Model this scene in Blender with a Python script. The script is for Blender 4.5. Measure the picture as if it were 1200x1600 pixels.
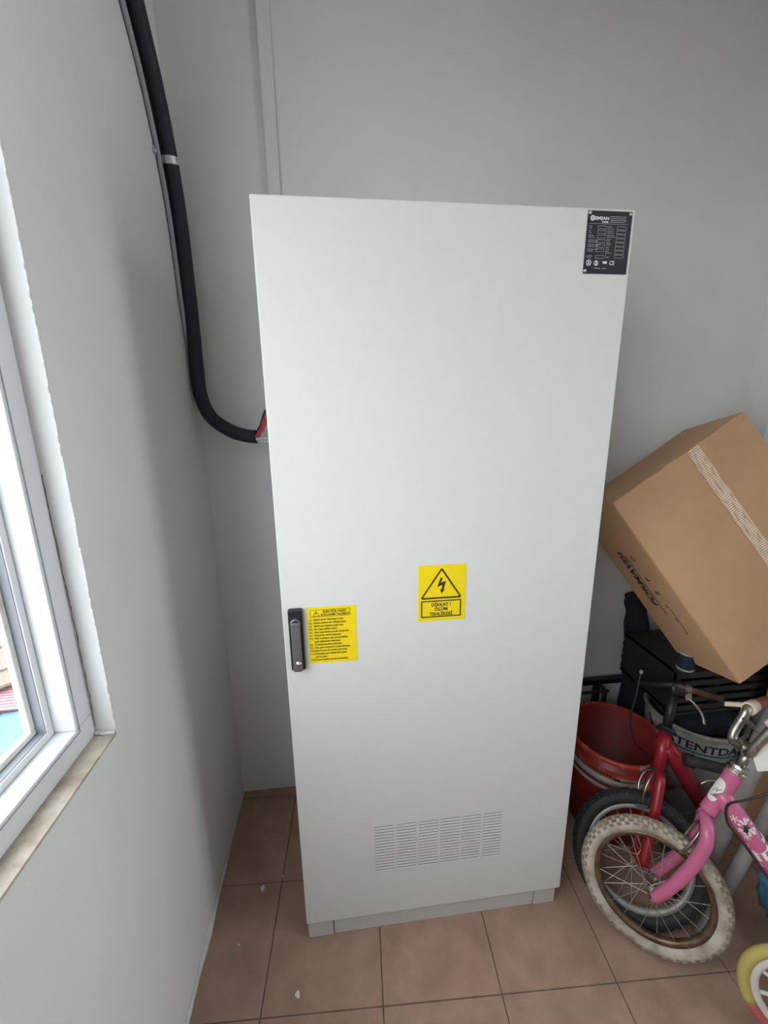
import bpy, math, random
from mathutils import Vector, Matrix
random.seed(7)
for o in list(bpy.data.objects): bpy.data.objects.remove(o)
S = bpy.context.scene
COL = S.collection
V = Vector

# ------------------------------------------------------------------ camera
cam = bpy.data.cameras.new('camera'); camo = bpy.data.objects.new('camera', cam); COL.objects.link(camo)
cam.sensor_fit = 'HORIZONTAL'; cam.sensor_width = 36.0; cam.lens = 36.0 * 636.0 / 1200.0
cam.clip_start = 0.02; cam.clip_end = 200
RX, FW, UP = (0.9935, -0.1130, -0.0145), (0.1067, 0.9670, -0.2315), (0.0402, 0.2285, 0.9727)
camo.matrix_world = Matrix(((RX[0], UP[0], -FW[0], 0.1522), (RX[1], UP[1], -FW[1], -0.9353),
                            (RX[2], UP[2], -FW[2], 1.5765), (0, 0, 0, 1)))
S.camera = camo

# ------------------------------------------------------------------ world: bright overcast daylight
w = bpy.data.worlds.new('sky'); S.world = w; w.use_nodes = True
bg = w.node_tree.nodes['Background']
bg.inputs['Color'].default_value = (0.935, 0.967, 1.0, 1); bg.inputs['Strength'].default_value = 3.0
S.view_settings.view_transform = 'Standard'; S.view_settings.look = 'None'
S.view_settings.gamma = 1.0; S.view_settings.use_curve_mapping = False
S.view_settings.exposure = 1.32
try:
    S.cycles.use_denoising = True
    S.cycles.max_bounces = 10; S.cycles.diffuse_bounces = 7
except Exception: pass

XL, XR, YB, YF, ZC = -0.311, 1.77, 0.56, -4.2, 2.95     # room: left, niche partition, back, front (behind camera), ceiling
XE = 2.60                                               # far right wall, beyond the partition
WIN1 = (-1.95, -0.187, 0.967, 2.42)                     # left window  y0 y1 z0 z1
WIN2 = (-1.50, -0.36, 0.50, 2.70)                       # right window y0 y1 z0 z1
def portal(name, loc, rot, sy, sz):
    l = bpy.data.lights.new(name, 'AREA'); l.shape = 'RECTANGLE'; l.size = sy; l.size_y = sz
    l.cycles.is_portal = True
    o = bpy.data.objects.new(name, l); COL.objects.link(o); o.location = loc; o.rotation_euler = rot
    return o
portal('window_portal', (XL - 0.135, (WIN1[0] + WIN1[1]) / 2, (WIN1[2] + WIN1[3]) / 2), (0, -math.pi / 2, 0), WIN1[3] - WIN1[2], WIN1[1] - WIN1[0])
portal('window_portal', (XE + 0.16, (WIN2[0] + WIN2[1]) / 2, (WIN2[2] + WIN2[3]) / 2), (0, math.pi / 2, 0), WIN2[3] - WIN2[2], WIN2[1] - WIN2[0])

# ------------------------------------------------------------------ materials
def mat(name, col, rough=0.5, metal=0.0, var=0.0, vscale=8.0, bump=0.0, bscale=60.0, col2=None, thr=None, spec=None, stretch=None, trans=0.0, emit=None):
    m = bpy.data.materials.new(name); m.use_nodes = True
    nt = m.node_tree; N = nt.nodes; L = nt.links; b = N['Principled BSDF']
    b.inputs['Base Color'].default_value = (*col, 1); b.inputs['Roughness'].default_value = rough
    b.inputs['Metallic'].default_value = metal
    if spec is not None: b.inputs['Specular IOR Level'].default_value = spec
    if trans: b.inputs['Transmission Weight'].default_value = trans
    tc = N.new('ShaderNodeTexCoord'); src = tc.outputs['Object']
    if stretch:
        mp = N.new('ShaderNodeMapping'); mp.inputs['Scale'].default_value = stretch
        L.new(src, mp.inputs['Vector']); src = mp.outputs['Vector']
    if var or col2:
        n = N.new('ShaderNodeTexNoise'); n.inputs['Scale'].default_value = vscale; n.inputs['Detail'].default_value = 6
        n.inputs['Roughness'].default_value = 0.62
        L.new(src, n.inputs['Vector'])
        r = N.new('ShaderNodeValToRGB'); e = r.color_ramp.elements
        c2 = col2 or tuple(max(0, c * (1 - var)) for c in col); c1 = col if col2 else tuple(min(1, c * (1 + var)) for c in col)
        lo, hi = thr or (0.32, 0.68)
        e[0].position = lo; e[1].position = hi; e[0].color = (*c2, 1); e[1].color = (*c1, 1)
        L.new(n.outputs['Fac'], r.inputs['Fac']); L.new(r.outputs['Color'], b.inputs['Base Color'])
    if bump:
        n2 = N.new('ShaderNodeTexNoise'); n2.inputs['Scale'].default_value = bscale; n2.inputs['Detail'].default_value = 4
        L.new(src, n2.inputs['Vector'])
        bp = N.new('ShaderNodeBump'); bp.inputs['Strength'].default_value = bump; bp.inputs['Distance'].default_value = 0.004
        L.new(n2.outputs['Fac'], bp.inputs['Height']); L.new(bp.outputs['Normal'], b.inputs['Normal'])
    return m
M = {}
M['wall'] = mat('wall_paint', (0.69, 0.695, 0.69), 0.75, var=0.03, vscale=3, bump=0.22, bscale=190)
M['wallrough'] = mat('rough_plaster', (0.66, 0.66, 0.64), 0.85, var=0.1, vscale=22, bump=0.7, bscale=45)
M['ceiling'] = mat('ceiling_paint', (0.78, 0.78, 0.77), 0.8, var=0.02, bump=0.1)
M['cabinet'] = mat('cabinet_powder_coat', (0.625, 0.625, 0.605), 0.42, var=0.012, vscale=30, bump=0.05, bscale=600, spec=0.4)
M['plinth'] = mat('plinth_powder_coat', (0.52, 0.51, 0.48), 0.5, var=0.02, vscale=30, bump=0.05, bscale=600)
M['slot'] = mat('slot_dark', (0.20, 0.19, 0.18), 0.8)
M['blackp'] = mat('black_plastic', (0.012, 0.012, 0.014), 0.38, var=0.1, bump=0.1, bscale=400)
M['handle'] = mat('handle_grey_metal', (0.17, 0.17, 0.175), 0.36, metal=0.5, var=0.15, vscale=60)
M['chrome'] = mat('bright_metal', (0.62, 0.61, 0.58), 0.25, metal=1.0, var=0.12, vscale=40)
M['dullmetal'] = mat('tarnished_chrome', (0.36, 0.33, 0.29), 0.34, metal=0.9, var=0.3, vscale=35, bump=0.1, bscale=150)
M['galv'] = mat('galvanised_steel', (0.55, 0.56, 0.58), 0.35, metal=0.9, var=0.12, vscale=50)
M['yellow'] = mat('yellow_label', (0.82, 0.61, 0.005), 0.45, var=0.03, vscale=25)
M['ink'] = mat('black_ink', (0.03, 0.018, 0.01), 0.6)
M['plate'] = mat('black_anodised_plate', (0.012, 0.014, 0.019), 0.42, var=0.15, vscale=60)
M['platetext'] = mat('silver_print', (0.50, 0.51, 0.53), 0.5)
M['platewhite'] = mat('white_print', (0.80, 0.80, 0.80), 0.5)
M['tile'] = mat('terracotta_tile', (0.39, 0.255, 0.19), 0.5, col2=(0.27, 0.165, 0.12), thr=(0.28, 0.68), vscale=9, bump=0.12, bscale=70, spec=0.35)
M['tile2'] = mat('terracotta_tile_worn', (0.41, 0.265, 0.20), 0.5, col2=(0.29, 0.175, 0.13), thr=(0.3, 0.7), vscale=9, bump=0.12, bscale=70, spec=0.35)
M['grout'] = mat('floor_grout', (0.15, 0.10, 0.075), 0.9, var=0.3, vscale=30)
M['pvc'] = mat('white_pvc', (0.68, 0.69, 0.71), 0.35, var=0.02, vscale=10)
M['pvcdirt'] = mat('dusty_white_pvc', (0.80, 0.80, 0.78), 0.45, col2=(0.50, 0.46, 0.40), thr=(0.25, 0.5), vscale=14)
M['gasket'] = mat('grey_gasket', (0.27, 0.28, 0.32), 0.6)
M['sill'] = mat('dirty_sill', (0.56, 0.50, 0.42), 0.8, col2=(0.33, 0.28, 0.22), thr=(0.35, 0.62), vscale=16, bump=0.3, bscale=60)
M['crack'] = mat('crack_shadow', (0.12, 0.12, 0.12), 0.9)
M['cable'] = mat('black_conduit', (0.008, 0.010, 0.015), 0.6, var=0.15, vscale=90, bump=0.35, bscale=260)
M['greycable'] = mat('grey_cable', (0.32, 0.33, 0.35), 0.5, var=0.05)
M['redwire'] = mat('red_wire', (0.50, 0.05, 0.08), 0.4)
M['blackwire'] = mat('black_wire', (0.01, 0.01, 0.01), 0.4)
M['greywire'] = mat('light_grey_wire', (0.55, 0.57, 0.57), 0.45)
M['card'] = mat('brown_cardboard', (0.48, 0.285, 0.155), 0.75, var=0.05, vscale=9, bump=0.12, bscale=90)
M['cardin'] = mat('cardboard_dark_edge', (0.25, 0.15, 0.08), 0.9)
M['red'] = mat('red_plastic', (0.27, 0.016, 0.014), 0.42, col2=(0.15, 0.01, 0.010), thr=(0.3, 0.7), vscale=8, bump=0.08, bscale=40)
M['redrim'] = mat('dusty_red_plastic', (0.42, 0.035, 0.02), 0.5, col2=(0.42, 0.22, 0.18), thr=(0.36, 0.46), vscale=26)
M['redpaint'] = mat('red_bike_paint', (0.26, 0.012, 0.02), 0.3, var=0.12, vscale=20)
M['whitep'] = mat('dirty_white_plastic', (0.34, 0.33, 0.30), 0.55, col2=(0.19, 0.18, 0.15), thr=(0.28, 0.5), vscale=12)
M['teal'] = mat('teal_print', (0.02, 0.16, 0.18), 0.5)
M['bluedark'] = mat('dark_blue_print', (0.02, 0.03, 0.06), 0.5)
M['black'] = mat('black_rubber', (0.018, 0.018, 0.018), 0.65, var=0.3, vscale=30, bump=0.2, bscale=120)
M['blackm'] = mat('black_painted_metal', (0.012, 0.012, 0.013), 0.45, var=0.2, vscale=30)
M['fabric'] = mat('black_fabric', (0.010, 0.011, 0.015), 0.9, var=0.3, vscale=40, bump=0.5, bscale=300)
M['navy'] = mat('navy_cord', (0.006, 0.014, 0.032), 0.7, var=0.2, vscale=40)
M['tyrecream'] = mat('dirty_cream_rubber', (0.52, 0.46, 0.38), 0.75, col2=(0.24, 0.18, 0.125), thr=(0.33, 0.6), vscale=15, bump=0.2, bscale=90)
M['knob'] = mat('worn_cream_knobs', (0.33, 0.28, 0.21), 0.8, col2=(0.18, 0.14, 0.095), thr=(0.36, 0.62), vscale=20, bump=0.2, bscale=90)
M['rust'] = mat('rusty_rim', (0.20, 0.14, 0.095), 0.38, metal=0.6, col2=(0.10, 0.055, 0.03), thr=(0.35, 0.65), vscale=22, bump=0.15)
M['greyrim'] = mat('dull_alloy_rim', (0.36, 0.35, 0.32), 0.45, metal=0.3, var=0.15, vscale=20)
M['spoke'] = mat('steel_spoke', (0.50, 0.47, 0.42), 0.35, metal=0.8, var=0.2)
M['pink'] = mat('pink_bike_paint', (0.53, 0.13, 0.245), 0.28, var=0.06, vscale=12)
M['palepink'] = mat('pale_pink_plastic', (0.72, 0.33, 0.41), 0.45, var=0.05)
M['cream'] = mat('cream_plastic', (0.62, 0.54, 0.41), 0.5, var=0.1, vscale=40)
M['redgrip'] = mat('faded_red_grip', (0.33, 0.08, 0.055), 0.7, var=0.2, vscale=30)
M['white'] = mat('white_decal', (0.74, 0.72, 0.68), 0.5, var=0.05)
M['greypipe'] = mat('dusty_grey_pipe', (0.33, 0.32, 0.30), 0.55, var=0.18, vscale=12)
M['greycard'] = mat('grey_board', (0.085, 0.08, 0.075), 0.85, var=0.15, vscale=14)
M['bluebag'] = mat('blue_plastic_sheet', (0.10, 0.30, 0.42), 0.35, var=0.2, vscale=14, bump=0.6, bscale=25)
M['ytyre'] = mat('yellow_rubber', (0.50, 0.41, 0.11), 0.65, var=0.08)
M['rtyre'] = mat('pink_red_rubber', (0.45, 0.10, 0.11), 0.65, var=0.08)
M['wtoy'] = mat('white_toy_plastic', (0.62, 0.59, 0.54), 0.5, var=0.1, vscale=18)
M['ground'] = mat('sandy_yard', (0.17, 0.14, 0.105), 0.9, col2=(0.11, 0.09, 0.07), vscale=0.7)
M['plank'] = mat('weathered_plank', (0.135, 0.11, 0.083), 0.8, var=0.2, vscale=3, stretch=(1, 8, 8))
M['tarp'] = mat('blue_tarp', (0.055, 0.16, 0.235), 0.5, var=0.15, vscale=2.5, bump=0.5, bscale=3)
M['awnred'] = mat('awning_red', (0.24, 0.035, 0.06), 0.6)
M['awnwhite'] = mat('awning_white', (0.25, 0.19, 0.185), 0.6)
M['leaf'] = mat('shrub_leaf', (0.10, 0.20, 0.05), 0.6, var=0.3, vscale=5)

def glass_mat():
    m = bpy.data.materials.new('window_glass'); m.use_nodes = True
    N = m.node_tree.nodes; L = m.node_tree.links; N.clear()
    o = N.new('ShaderNodeOutputMaterial'); mx = N.new('ShaderNodeMixShader')
    t = N.new('ShaderNodeBsdfTransparent'); g = N.new('ShaderNodeBsdfGlossy'); g.inputs['Roughness'].default_value = 0.02
    t.inputs['Color'].default_value = (0.93, 0.95, 0.95, 1); mx.inputs['Fac'].default_value = 0.05
    L.new(t.outputs[0], mx.inputs[1]); L.new(g.outputs[0], mx.inputs[2]); L.new(mx.outputs[0], o.inputs['Surface'])
    return m
M['glass'] = glass_mat()
def tape_mat():     # clear tape: glossy brown film with whitish reinforced cross threads where it has lifted
    m = mat('parcel_tape', (0.48, 0.31, 0.19), 0.22)
    nt = m.node_tree; N = nt.nodes; L = nt.links; b = N['Principled BSDF']
    uv = N.new('ShaderNodeUVMap')
    sep = N.new('ShaderNodeSeparateXYZ'); L.new(uv.outputs['UV'], sep.inputs['Vector'])
    wv = N.new('ShaderNodeTexWave'); wv.wave_type = 'BANDS'; wv.bands_direction = 'Y'
    wv.inputs['Scale'].default_value = 22; wv.inputs['Distortion'].default_value = 0.6; wv.inputs['Detail'].default_value = 2
    L.new(uv.outputs['UV'], wv.inputs['Vector'])
    n = N.new('ShaderNodeTexNoise'); n.inputs['Scale'].default_value = 5; n.inputs['Detail'].default_value = 5
    mp = N.new('ShaderNodeMapping'); mp.inputs['Scale'].default_value = (1.1, 2.4, 1)
    L.new(uv.outputs['UV'], mp.inputs['Vector']); L.new(mp.outputs['Vector'], n.inputs['Vector'])
    r = N.new('ShaderNodeValToRGB'); r.color_ramp.elements[0].position = 0.36; r.color_ramp.elements[1].position = 0.50
    L.new(n.outputs['Fac'], r.inputs['Fac'])
    mu = N.new('ShaderNodeMath'); mu.operation = 'MULTIPLY'; L.new(wv.outputs['Fac'], mu.inputs[0]); L.new(r.outputs['Color'], mu.inputs[1])
    mx = N.new('ShaderNodeMix'); mx.data_type = 'RGBA'
    mx.inputs[6].default_value = (0.46, 0.29, 0.175, 1); mx.inputs[7].default_value = (0.88, 0.72, 0.60, 1)
    L.new(mu.outputs[0], mx.inputs[0]); L.new(mx.outputs[2], b.inputs['Base Color'])
    return m
M['tape'] = tape_mat()

# ------------------------------------------------------------------ mesh builder
WL = {}                       # world location of every object's origin
def perp(d):
    d = d.normalized(); a = V((0, 0, 1)) if abs(d.z) < 0.9 else V((1, 0, 0))
    x = d.cross(a).normalized(); return x, d.cross(x).normalized()
def smooth_path(pts, n=6):
    pts = [V(p) for p in pts]; out = []
    for i in range(len(pts) - 1):
        p0 = pts[max(i - 1, 0)]; p1 = pts[i]; p2 = pts[i + 1]; p3 = pts[min(i + 2, len(pts) - 1)]
        for k in range(n):
            t = k / n
            out.append(0.5 * ((2 * p1) + (p2 - p0) * t + (2 * p0 - 5 * p1 + 4 * p2 - p3) * t * t + (3 * p1 - p0 - 3 * p2 + p3) * t ** 3))
    out.append(pts[-1]); return out
class MB:
    def __init__(s): s.v = []; s.f = []; s.sm = []; s.mi = []; s.uv = None
    def add(s, vs, fs, smooth=False, mi=0):
        b = len(s.v); s.v += [V(v) for v in vs]
        for f in fs: s.f.append([b + i for i in f]); s.sm.append(smooth); s.mi.append(mi)
        return s
    def obox(s, o, ex, ey, ez, mi=0):
        o, ex, ey, ez = V(o), V(ex), V(ey), V(ez)
        vs = [o + ex * i + ey * j + ez * k for k in (0, 1) for j in (0, 1) for i in (0, 1)]
        fs = [(0, 2, 3, 1), (4, 5, 7, 6), (0, 1, 5, 4), (2, 6, 7, 3), (0, 4, 6, 2), (1, 3, 7, 5)]
        if ex.cross(ey).dot(ez) < 0: fs = [f[::-1] for f in fs]
        return s.add(vs, fs, False, mi)
    def box(s, a, b, mi=0): return s.obox(a, (b[0] - a[0], 0, 0), (0, b[1] - a[1], 0), (0, 0, b[2] - a[2]), mi)
    def tube(s, pts, r, seg=12, closed=False, caps=True, mi=0, smooth=True):
        pts = [V(p) for p in pts]; n = len(pts); R = r if isinstance(r, (list, tuple)) else [r] * n
        vs = []; x = None
        for i, p in enumerate(pts):
            if closed: d = pts[(i + 1) % n] - pts[i - 1]
            else: d = pts[min(i + 1, n - 1)] - pts[max(i - 1, 0)]
            d.normalize()
            if x is None: x, y = perp(d)
            else:
                x = (x - d * x.dot(d)).normalized(); y = d.cross(x)
            for k in range(seg):
                a = 2 * math.pi * k / seg; vs.append(p + (x * math.cos(a) + y * math.sin(a)) * R[i])
        fs = []
        for i in range(n if closed else n - 1):
            j = (i + 1) % n
            for k in range(seg):
                l = (k + 1) % seg; fs.append((i * seg + k, i * seg + l, j * seg + l, j * seg + k))
        s.add(vs, fs, smooth, mi)
        if caps and not closed:
            b = len(s.v) - len(vs)
            s.f.append([b + k for k in range(seg)][::-1]); s.sm.append(False); s.mi.append(mi)
            s.f.append([b + (n - 1) * seg + k for k in range(seg)]); s.sm.append(False); s.mi.append(mi)
        return s
    def lathe(s, prof, c=(0, 0, 0), ax=(0, 0, 1), seg=40, mi=0, smooth=True, close=False):
        c, ax = V(c), V(ax).normalized(); x, y = perp(ax); n = len(prof); vs = []
        for r, z in prof:
            for k in range(seg):
                a = 2 * math.pi * k / seg; vs.append(c + ax * z + (x * math.cos(a) + y * math.sin(a)) * r)
        fs = []
        for i in range(n if close else n - 1):
            j = (i + 1) % n
            for k in range(seg):
                l = (k + 1) % seg; fs.append((i * seg + k, i * seg + l, j * seg + l, j * seg + k))
        return s.add(vs, fs, smooth, mi)
    def prism(s, poly, o, ex, ey, ez, mi=0, smooth_side=False):     # poly 2d in ex,ey; extruded by ez
        o, ex, ey, ez = V(o), V(ex), V(ey), V(ez); n = len(poly)
        vs = [o + ex * a + ey * b for a, b in poly] + [o + ex * a + ey * b + ez for a, b in poly]
        s.add(vs, [list(range(n))[::-1], list(range(n, 2 * n))], False, mi)
        b = len(s.v) - 2 * n
        for i in range(n):
            j = (i + 1) % n; s.f.append([b + i, b + j, b + n + j, b + n + i]); s.sm.append(smooth_side); s.mi.append(mi)
        return s
    def sphere(s, c, r, seg=16, rings=10, sc=(1, 1, 1), mi=0, fn=None):
        c = V(c); vs = []; fs = []
        for i in range(rings + 1):
            t = math.pi * i / rings
            for k in range(seg):
                a = 2 * math.pi * k / seg; d = V((math.sin(t) * math.cos(a), math.sin(t) * math.sin(a), math.cos(t)))
                q = r * (fn(d) if fn else 1); vs.append(c + V((d.x * q * sc[0], d.y * q * sc[1], d.z * q * sc[2])))
        for i in range(rings):
            for k in range(seg):
                l = (k + 1) % seg; fs.append((i * seg + k, (i + 1) * seg + k, (i + 1) * seg + l, i * seg + l))
        return s.add(vs, fs, True, mi)
    def build(s, name, m, parent=None, base=None, bevel=0, bseg=2, label=None):
        vs = s.v
        if parent is not None: o0 = WL[parent]
        else:
            lo = [min(v[i] for v in vs) for i in range(3)]; hi = [max(v[i] for v in vs) for i in range(3)]
            o0 = V(base) if base else V(((lo[0] + hi[0]) / 2, (lo[1] + hi[1]) / 2, lo[2]))
        me = bpy.data.meshes.new(name); me.from_pydata([v - o0 for v in vs], [], s.f)
        for mm in (m if isinstance(m, (list, tuple)) else [m]): me.materials.append(M[mm])
        me.polygons.foreach_set('use_smooth', s.sm); me.polygons.foreach_set('material_index', s.mi)
        if s.uv:
            ul = me.uv_layers.new(name='UVMap')
            for lp in me.loops: ul.data[lp.index].uv = s.uv[lp.vertex_index]
        me.update()
        ob = bpy.data.objects.new(name, me); COL.objects.link(ob)
        if parent is not None: ob.parent = parent
        else: ob.location = o0
        WL[ob] = o0.copy()
        if bevel:
            bm = ob.modifiers.new('bevel', 'BEVEL'); bm.width = bevel; bm.segments = bseg; bm.limit_method = 'ANGLE'
        if label: ob['label'] = label
        return ob
def empty(name, loc):
    o = bpy.data.objects.new(name, None); COL.objects.link(o); o.location = loc; o.empty_display_size = 0.05
    WL[o] = V(loc); return o
def tag(o, label, cat, group=None, kind=None):
    o['label'] = label; o['category'] = cat
    if group: o['group'] = group
    if kind: o['kind'] = kind
    return o
def struct(o, label, cat): o['kind'] = 'structure'; o['label'] = label; o['category'] = cat; return o

def text_mesh(txt, size, align='CENTER', bold=0.0, sx=1.0, spacing=1.0):
    cu = bpy.data.curves.new('t', 'FONT'); cu.body = txt; cu.size = size; cu.align_x = align; cu.align_y = 'BOTTOM_BASELINE'
    cu.offset = bold; cu.resolution_u = 3; cu.space_character = spacing
    ob = bpy.data.objects.new('t', cu); COL.objects.link(ob)
    dg = bpy.context.evaluated_depsgraph_get(); ev = ob.evaluated_get(dg); me = ev.to_mesh()
    vs = [(v.co.x * sx, v.co.y) for v in me.vertices]; fs = [tuple(p.vertices) for p in me.polygons]
    ev.to_mesh_clear(); bpy.data.objects.remove(ob); bpy.data.curves.remove(cu)
    return vs, fs
def put_text(mb, txt, size, o, ex, ey, align='CENTER', bold=0.0, sx=1.0, fit=None, mi=0):
    vs, fs = text_mesh(txt, size, align, bold, sx)
    if not vs: return
    if fit:
        wd = max(a for a, b in vs) - min(a for a, b in vs)
        if wd > 0: vs = [(a * fit / wd, b) for a, b in vs]
    o, ex, ey = V(o), V(ex), V(ey)
    mb.add([o + ex * a + ey * b for a, b in vs], fs, False, mi)
def ring_poly(mb, outer, inner, o, ex, ey, mi=0):       # flat outline between two matching polygons
    o, ex, ey = V(o), V(ex), V(ey); n = len(outer)
    mb.add([o + ex * a + ey * b for a, b in outer + inner], [(i, (i + 1) % n, n + (i + 1) % n, n + i) for i in range(n)], False, mi)
def rect_ring(mb, x0, y0, x1, y1, t, o, ex, ey, mi=0):
    ring_poly(mb, [(x0, y0), (x1, y0), (x1, y1), (x0, y1)], [(x0 + t, y0 + t), (x1 - t, y0 + t), (x1 - t, y1 - t), (x0 + t, y1 - t)], o, ex, ey, mi)
def flat(mb, poly, o, ex, ey, mi=0):
    o, ex, ey = V(o), V(ex), V(ey); mb.add([o + ex * a + ey * b for a, b in poly], [list(range(len(poly)))], False, mi)

# ================================================================== THE ROOM
T = 0.20
def wall_with_hole(xa, xb, win):
    y0, y1, z0, z1 = win; m = MB()
    m.box((xa, YF, -0.02), (xb, y0, ZC)); m.box((xa, y1, -0.02), (xb, YB, ZC))
    m.box((xa, y0, -0.02), (xb, y1, z0)); m.box((xa, y0, z1), (xb, y1, ZC)); return m
wl = struct(wall_with_hole(XL - 0.113, XL, WIN1).build('wall_left', 'wall'), 'grey painted left wall holding the white window', 'wall')
struct(MB().box((XR, -0.42, -0.02), (XR + 0.12, YB, ZC)).build('wall_right', 'wall'), 'grey painted partition wall behind the tilted cardboard box', 'wall')
struct(wall_with_hole(XE, XE + T, WIN2).build('wall_far_right', 'wall'), 'grey painted far right wall with a window, out of the picture', 'wall')
struct(MB().box((XL - T, YB, -0.02), (XE + T, YB + T, ZC)).build('wall_back', 'wall'), 'grey painted back wall behind the metal cabinet', 'wall')
struct(MB().box((XL - T, YF - T, -0.02), (XE + T, YF, ZC)).build('wall_front', 'wall'), 'grey painted wall opposite the cabinet', 'wall')
struct(MB().box((XL - T, YF - T, ZC), (XE + T, YB + T, ZC + 0.15)).build('ceiling', 'ceiling'), 'white painted ceiling over the room', 'ceiling')
# floor: grout bed with every tile on it
fl = struct(MB().box((XL - T, YF - T, -0.12), (XE + T, YB + T, -0.003)).build('floor', 'grout', base=(0, 0, 0)), 'terracotta tiled floor with dark joints', 'floor')
ang = math.radians(-2.8); ca, sa = math.cos(ang), math.sin(ang); P = 0.3327; G = 0.0014
O0 = (0.5470, -0.1813)
def clip(poly, ax, val, keep_less):
    out = []
    for i in range(len(poly)):
        a, b = poly[i], poly[(i + 1) % len(poly)]
        ia = (a[ax] <= val) == keep_less; ib = (b[ax] <= val) == keep_less
        if ia: out.append(a)
        if ia != ib:
            t = (val - a[ax]) / (b[ax] - a[ax]); out.append((a[0] + (b[0] - a[0]) * t, a[1] + (b[1] - a[1]) * t))
    return out
for i in range(-5, 13):
    for j in range(-16, 6):
        jit = random.uniform(-0.0006, 0.0006)
        sq = [(i * P + G, j * P + G), ((i + 1) * P - G, j * P + G), ((i + 1) * P - G, (j + 1) * P - G), (i * P + G, (j + 1) * P - G)]
        poly = [(O0[0] + a * ca - b * sa, O0[1] + a * sa + b * ca) for a, b in sq]
        for ax, val, less in ((0, XL - 0.01, False), (0, XE + 0.01, True), (1, YF - 0.01, False), (1, YB + 0.01, True)):
            if poly: poly = clip(poly, ax, val, less)
        if len(poly) < 3: continue
        MB().prism(poly, (0, 0, -0.004), (1, 0, 0), (0, 1, 0), (0, 0, 0.004 + jit)).build('tile', random.choice(('tile', 'tile', 'tile2')), fl, bevel=0.0012, bseg=1)
# plaster spots on the floor
for (x, y, r) in ((-0.165, 0.17, 0.007), (-0.02, -0.115, 0.007), (-0.21, 0.02, 0.003), (-0.10, 0.20, 0.003)):
    poly = [(x + r * (0.7 + 0.6 * random.random()) * math.cos(t * 0.785), y + 1.3 * r * (0.7 + 0.5 * random.random()) * math.sin(t * 0.785)) for t in range(8)]
    MB().prism(poly, (0, 0, 0.0003), (1, 0, 0), (0, 1, 0), (0, 0, 0.0012)).build('plaster_spot', 'wallrough', fl)
# rough mortar fillet between left wall and floor
m = MB(); vs = []; n = 60
for i in range(n + 1):
    y = -1.6 + (YB + 1.6) * i / n
    wob = 0.5 + 0.5 * math.sin(y * 9.0 + 1.0) + 0.35 * math.sin(y * 31)
    wd = 0.003 + 0.006 * max(0, wob) * (1.0 if y < 0.25 else 0.5); hh = 0.006 + 0.018 * max(0, wob) * (1.0 if y < 0.25 else 0.4)
    vs += [(XL - 0.001, y, -0.001), (XL + wd, y, -0.001), (XL + wd * 0.8, y, hh * 0.45), (XL + 0.0008, y, hh)]
m.add(vs, [(4 * i + k, 4 * (i + 1) + k, 4 * (i + 1) + k + 1, 4 * i + k + 1) for i in range(n) for k in range(3)], True)
m.build('mortar_fillet', 'wallrough', wl)

# ------------------------------------------------------------------ windows
def window(idx, win, xs, sgn, label):
    """sgn=-1: outside is towards -x.  profile (depth from wall face, inset from opening edge)"""
    y0, y1, z0, z1 = win
    def frame(d0, d1, a, b):     # rectangular ring: depth d0..d1, inset a..b from the opening
        mm = MB(); xa, xb = xs + sgn * d0, xs + sgn * d1
        if xa > xb: xa, xb = xb, xa
        mm.box((xa, y0 + a, z0 + a), (xb, y1 - a, z0 + b)); mm.box((xa, y0 + a, z1 - b), (xb, y1 - a, z1 - a))
        mm.box((xa, y0 + a, z0 + b), (xb, y0 + b, z1 - b)); mm.box((xa, y1 - b, z0 + b), (xb, y1 - a, z1 - b))
        return mm
    r = empty('window_%d' % idx, (xs + sgn * 0.07, (y0 + y1) / 2, z0))
    struct(r, label, 'window')
    frame(0.038, 0.11, 0.0, 0.048).build('window_frame', 'pvc', r, bevel=0.003)
    sash = frame(0.0755, 0.104, 0.048, 0.062).build('sash', 'pvc', r, bevel=0.002)
    frame(0.0785, 0.104, 0.062, 0.0634).build('gasket', 'gasket', sash)
    frame(0.0930, 0.104, 0.0634, 0.075).build('glazing_bead', 'pvcdirt', sash, bevel=0.002)
    # bead inside the frame like the stepped profile of the photo
    frame(0.0365, 0.040, 0.0405, 0.0415).build('frame_groove', 'gasket', r)
    ym = (y0 + y1) / 2
    lo, hi = sorted((xs + sgn * 0.06, xs + sgn * 0.12))
    MB().box((lo, ym - 0.045, z0 + 0.06), (hi, ym + 0.045, z1 - 0.06)).build('mullion', 'pvc', r, bevel=0.004)
    lo, hi = sorted((xs + sgn * 0.0975, xs + sgn * 0.1015))
    for a, b in ((y0 + 0.068, ym - 0.045), (ym + 0.045, y1 - 0.068)):
        MB().box((lo, a, z0 + 0.068), (hi, b, z1 - 0.068)).build('pane', 'glass', r)
    lo, hi = sorted((xs - sgn * 0.0005, xs + sgn * 0.113))
    MB().box((lo, y0 + 0.0005, z0 - 0.004), (hi, y1 - 0.0005, z0 + 0.0015)).build('sill', 'sill', r)
    return r
w1 = window(1, WIN1, XL, -1, 'white plastic framed window with dirty sill in the left wall')
w2 = window(2, WIN2, XE, 1, 'tall white plastic framed window in the far right wall')
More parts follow.
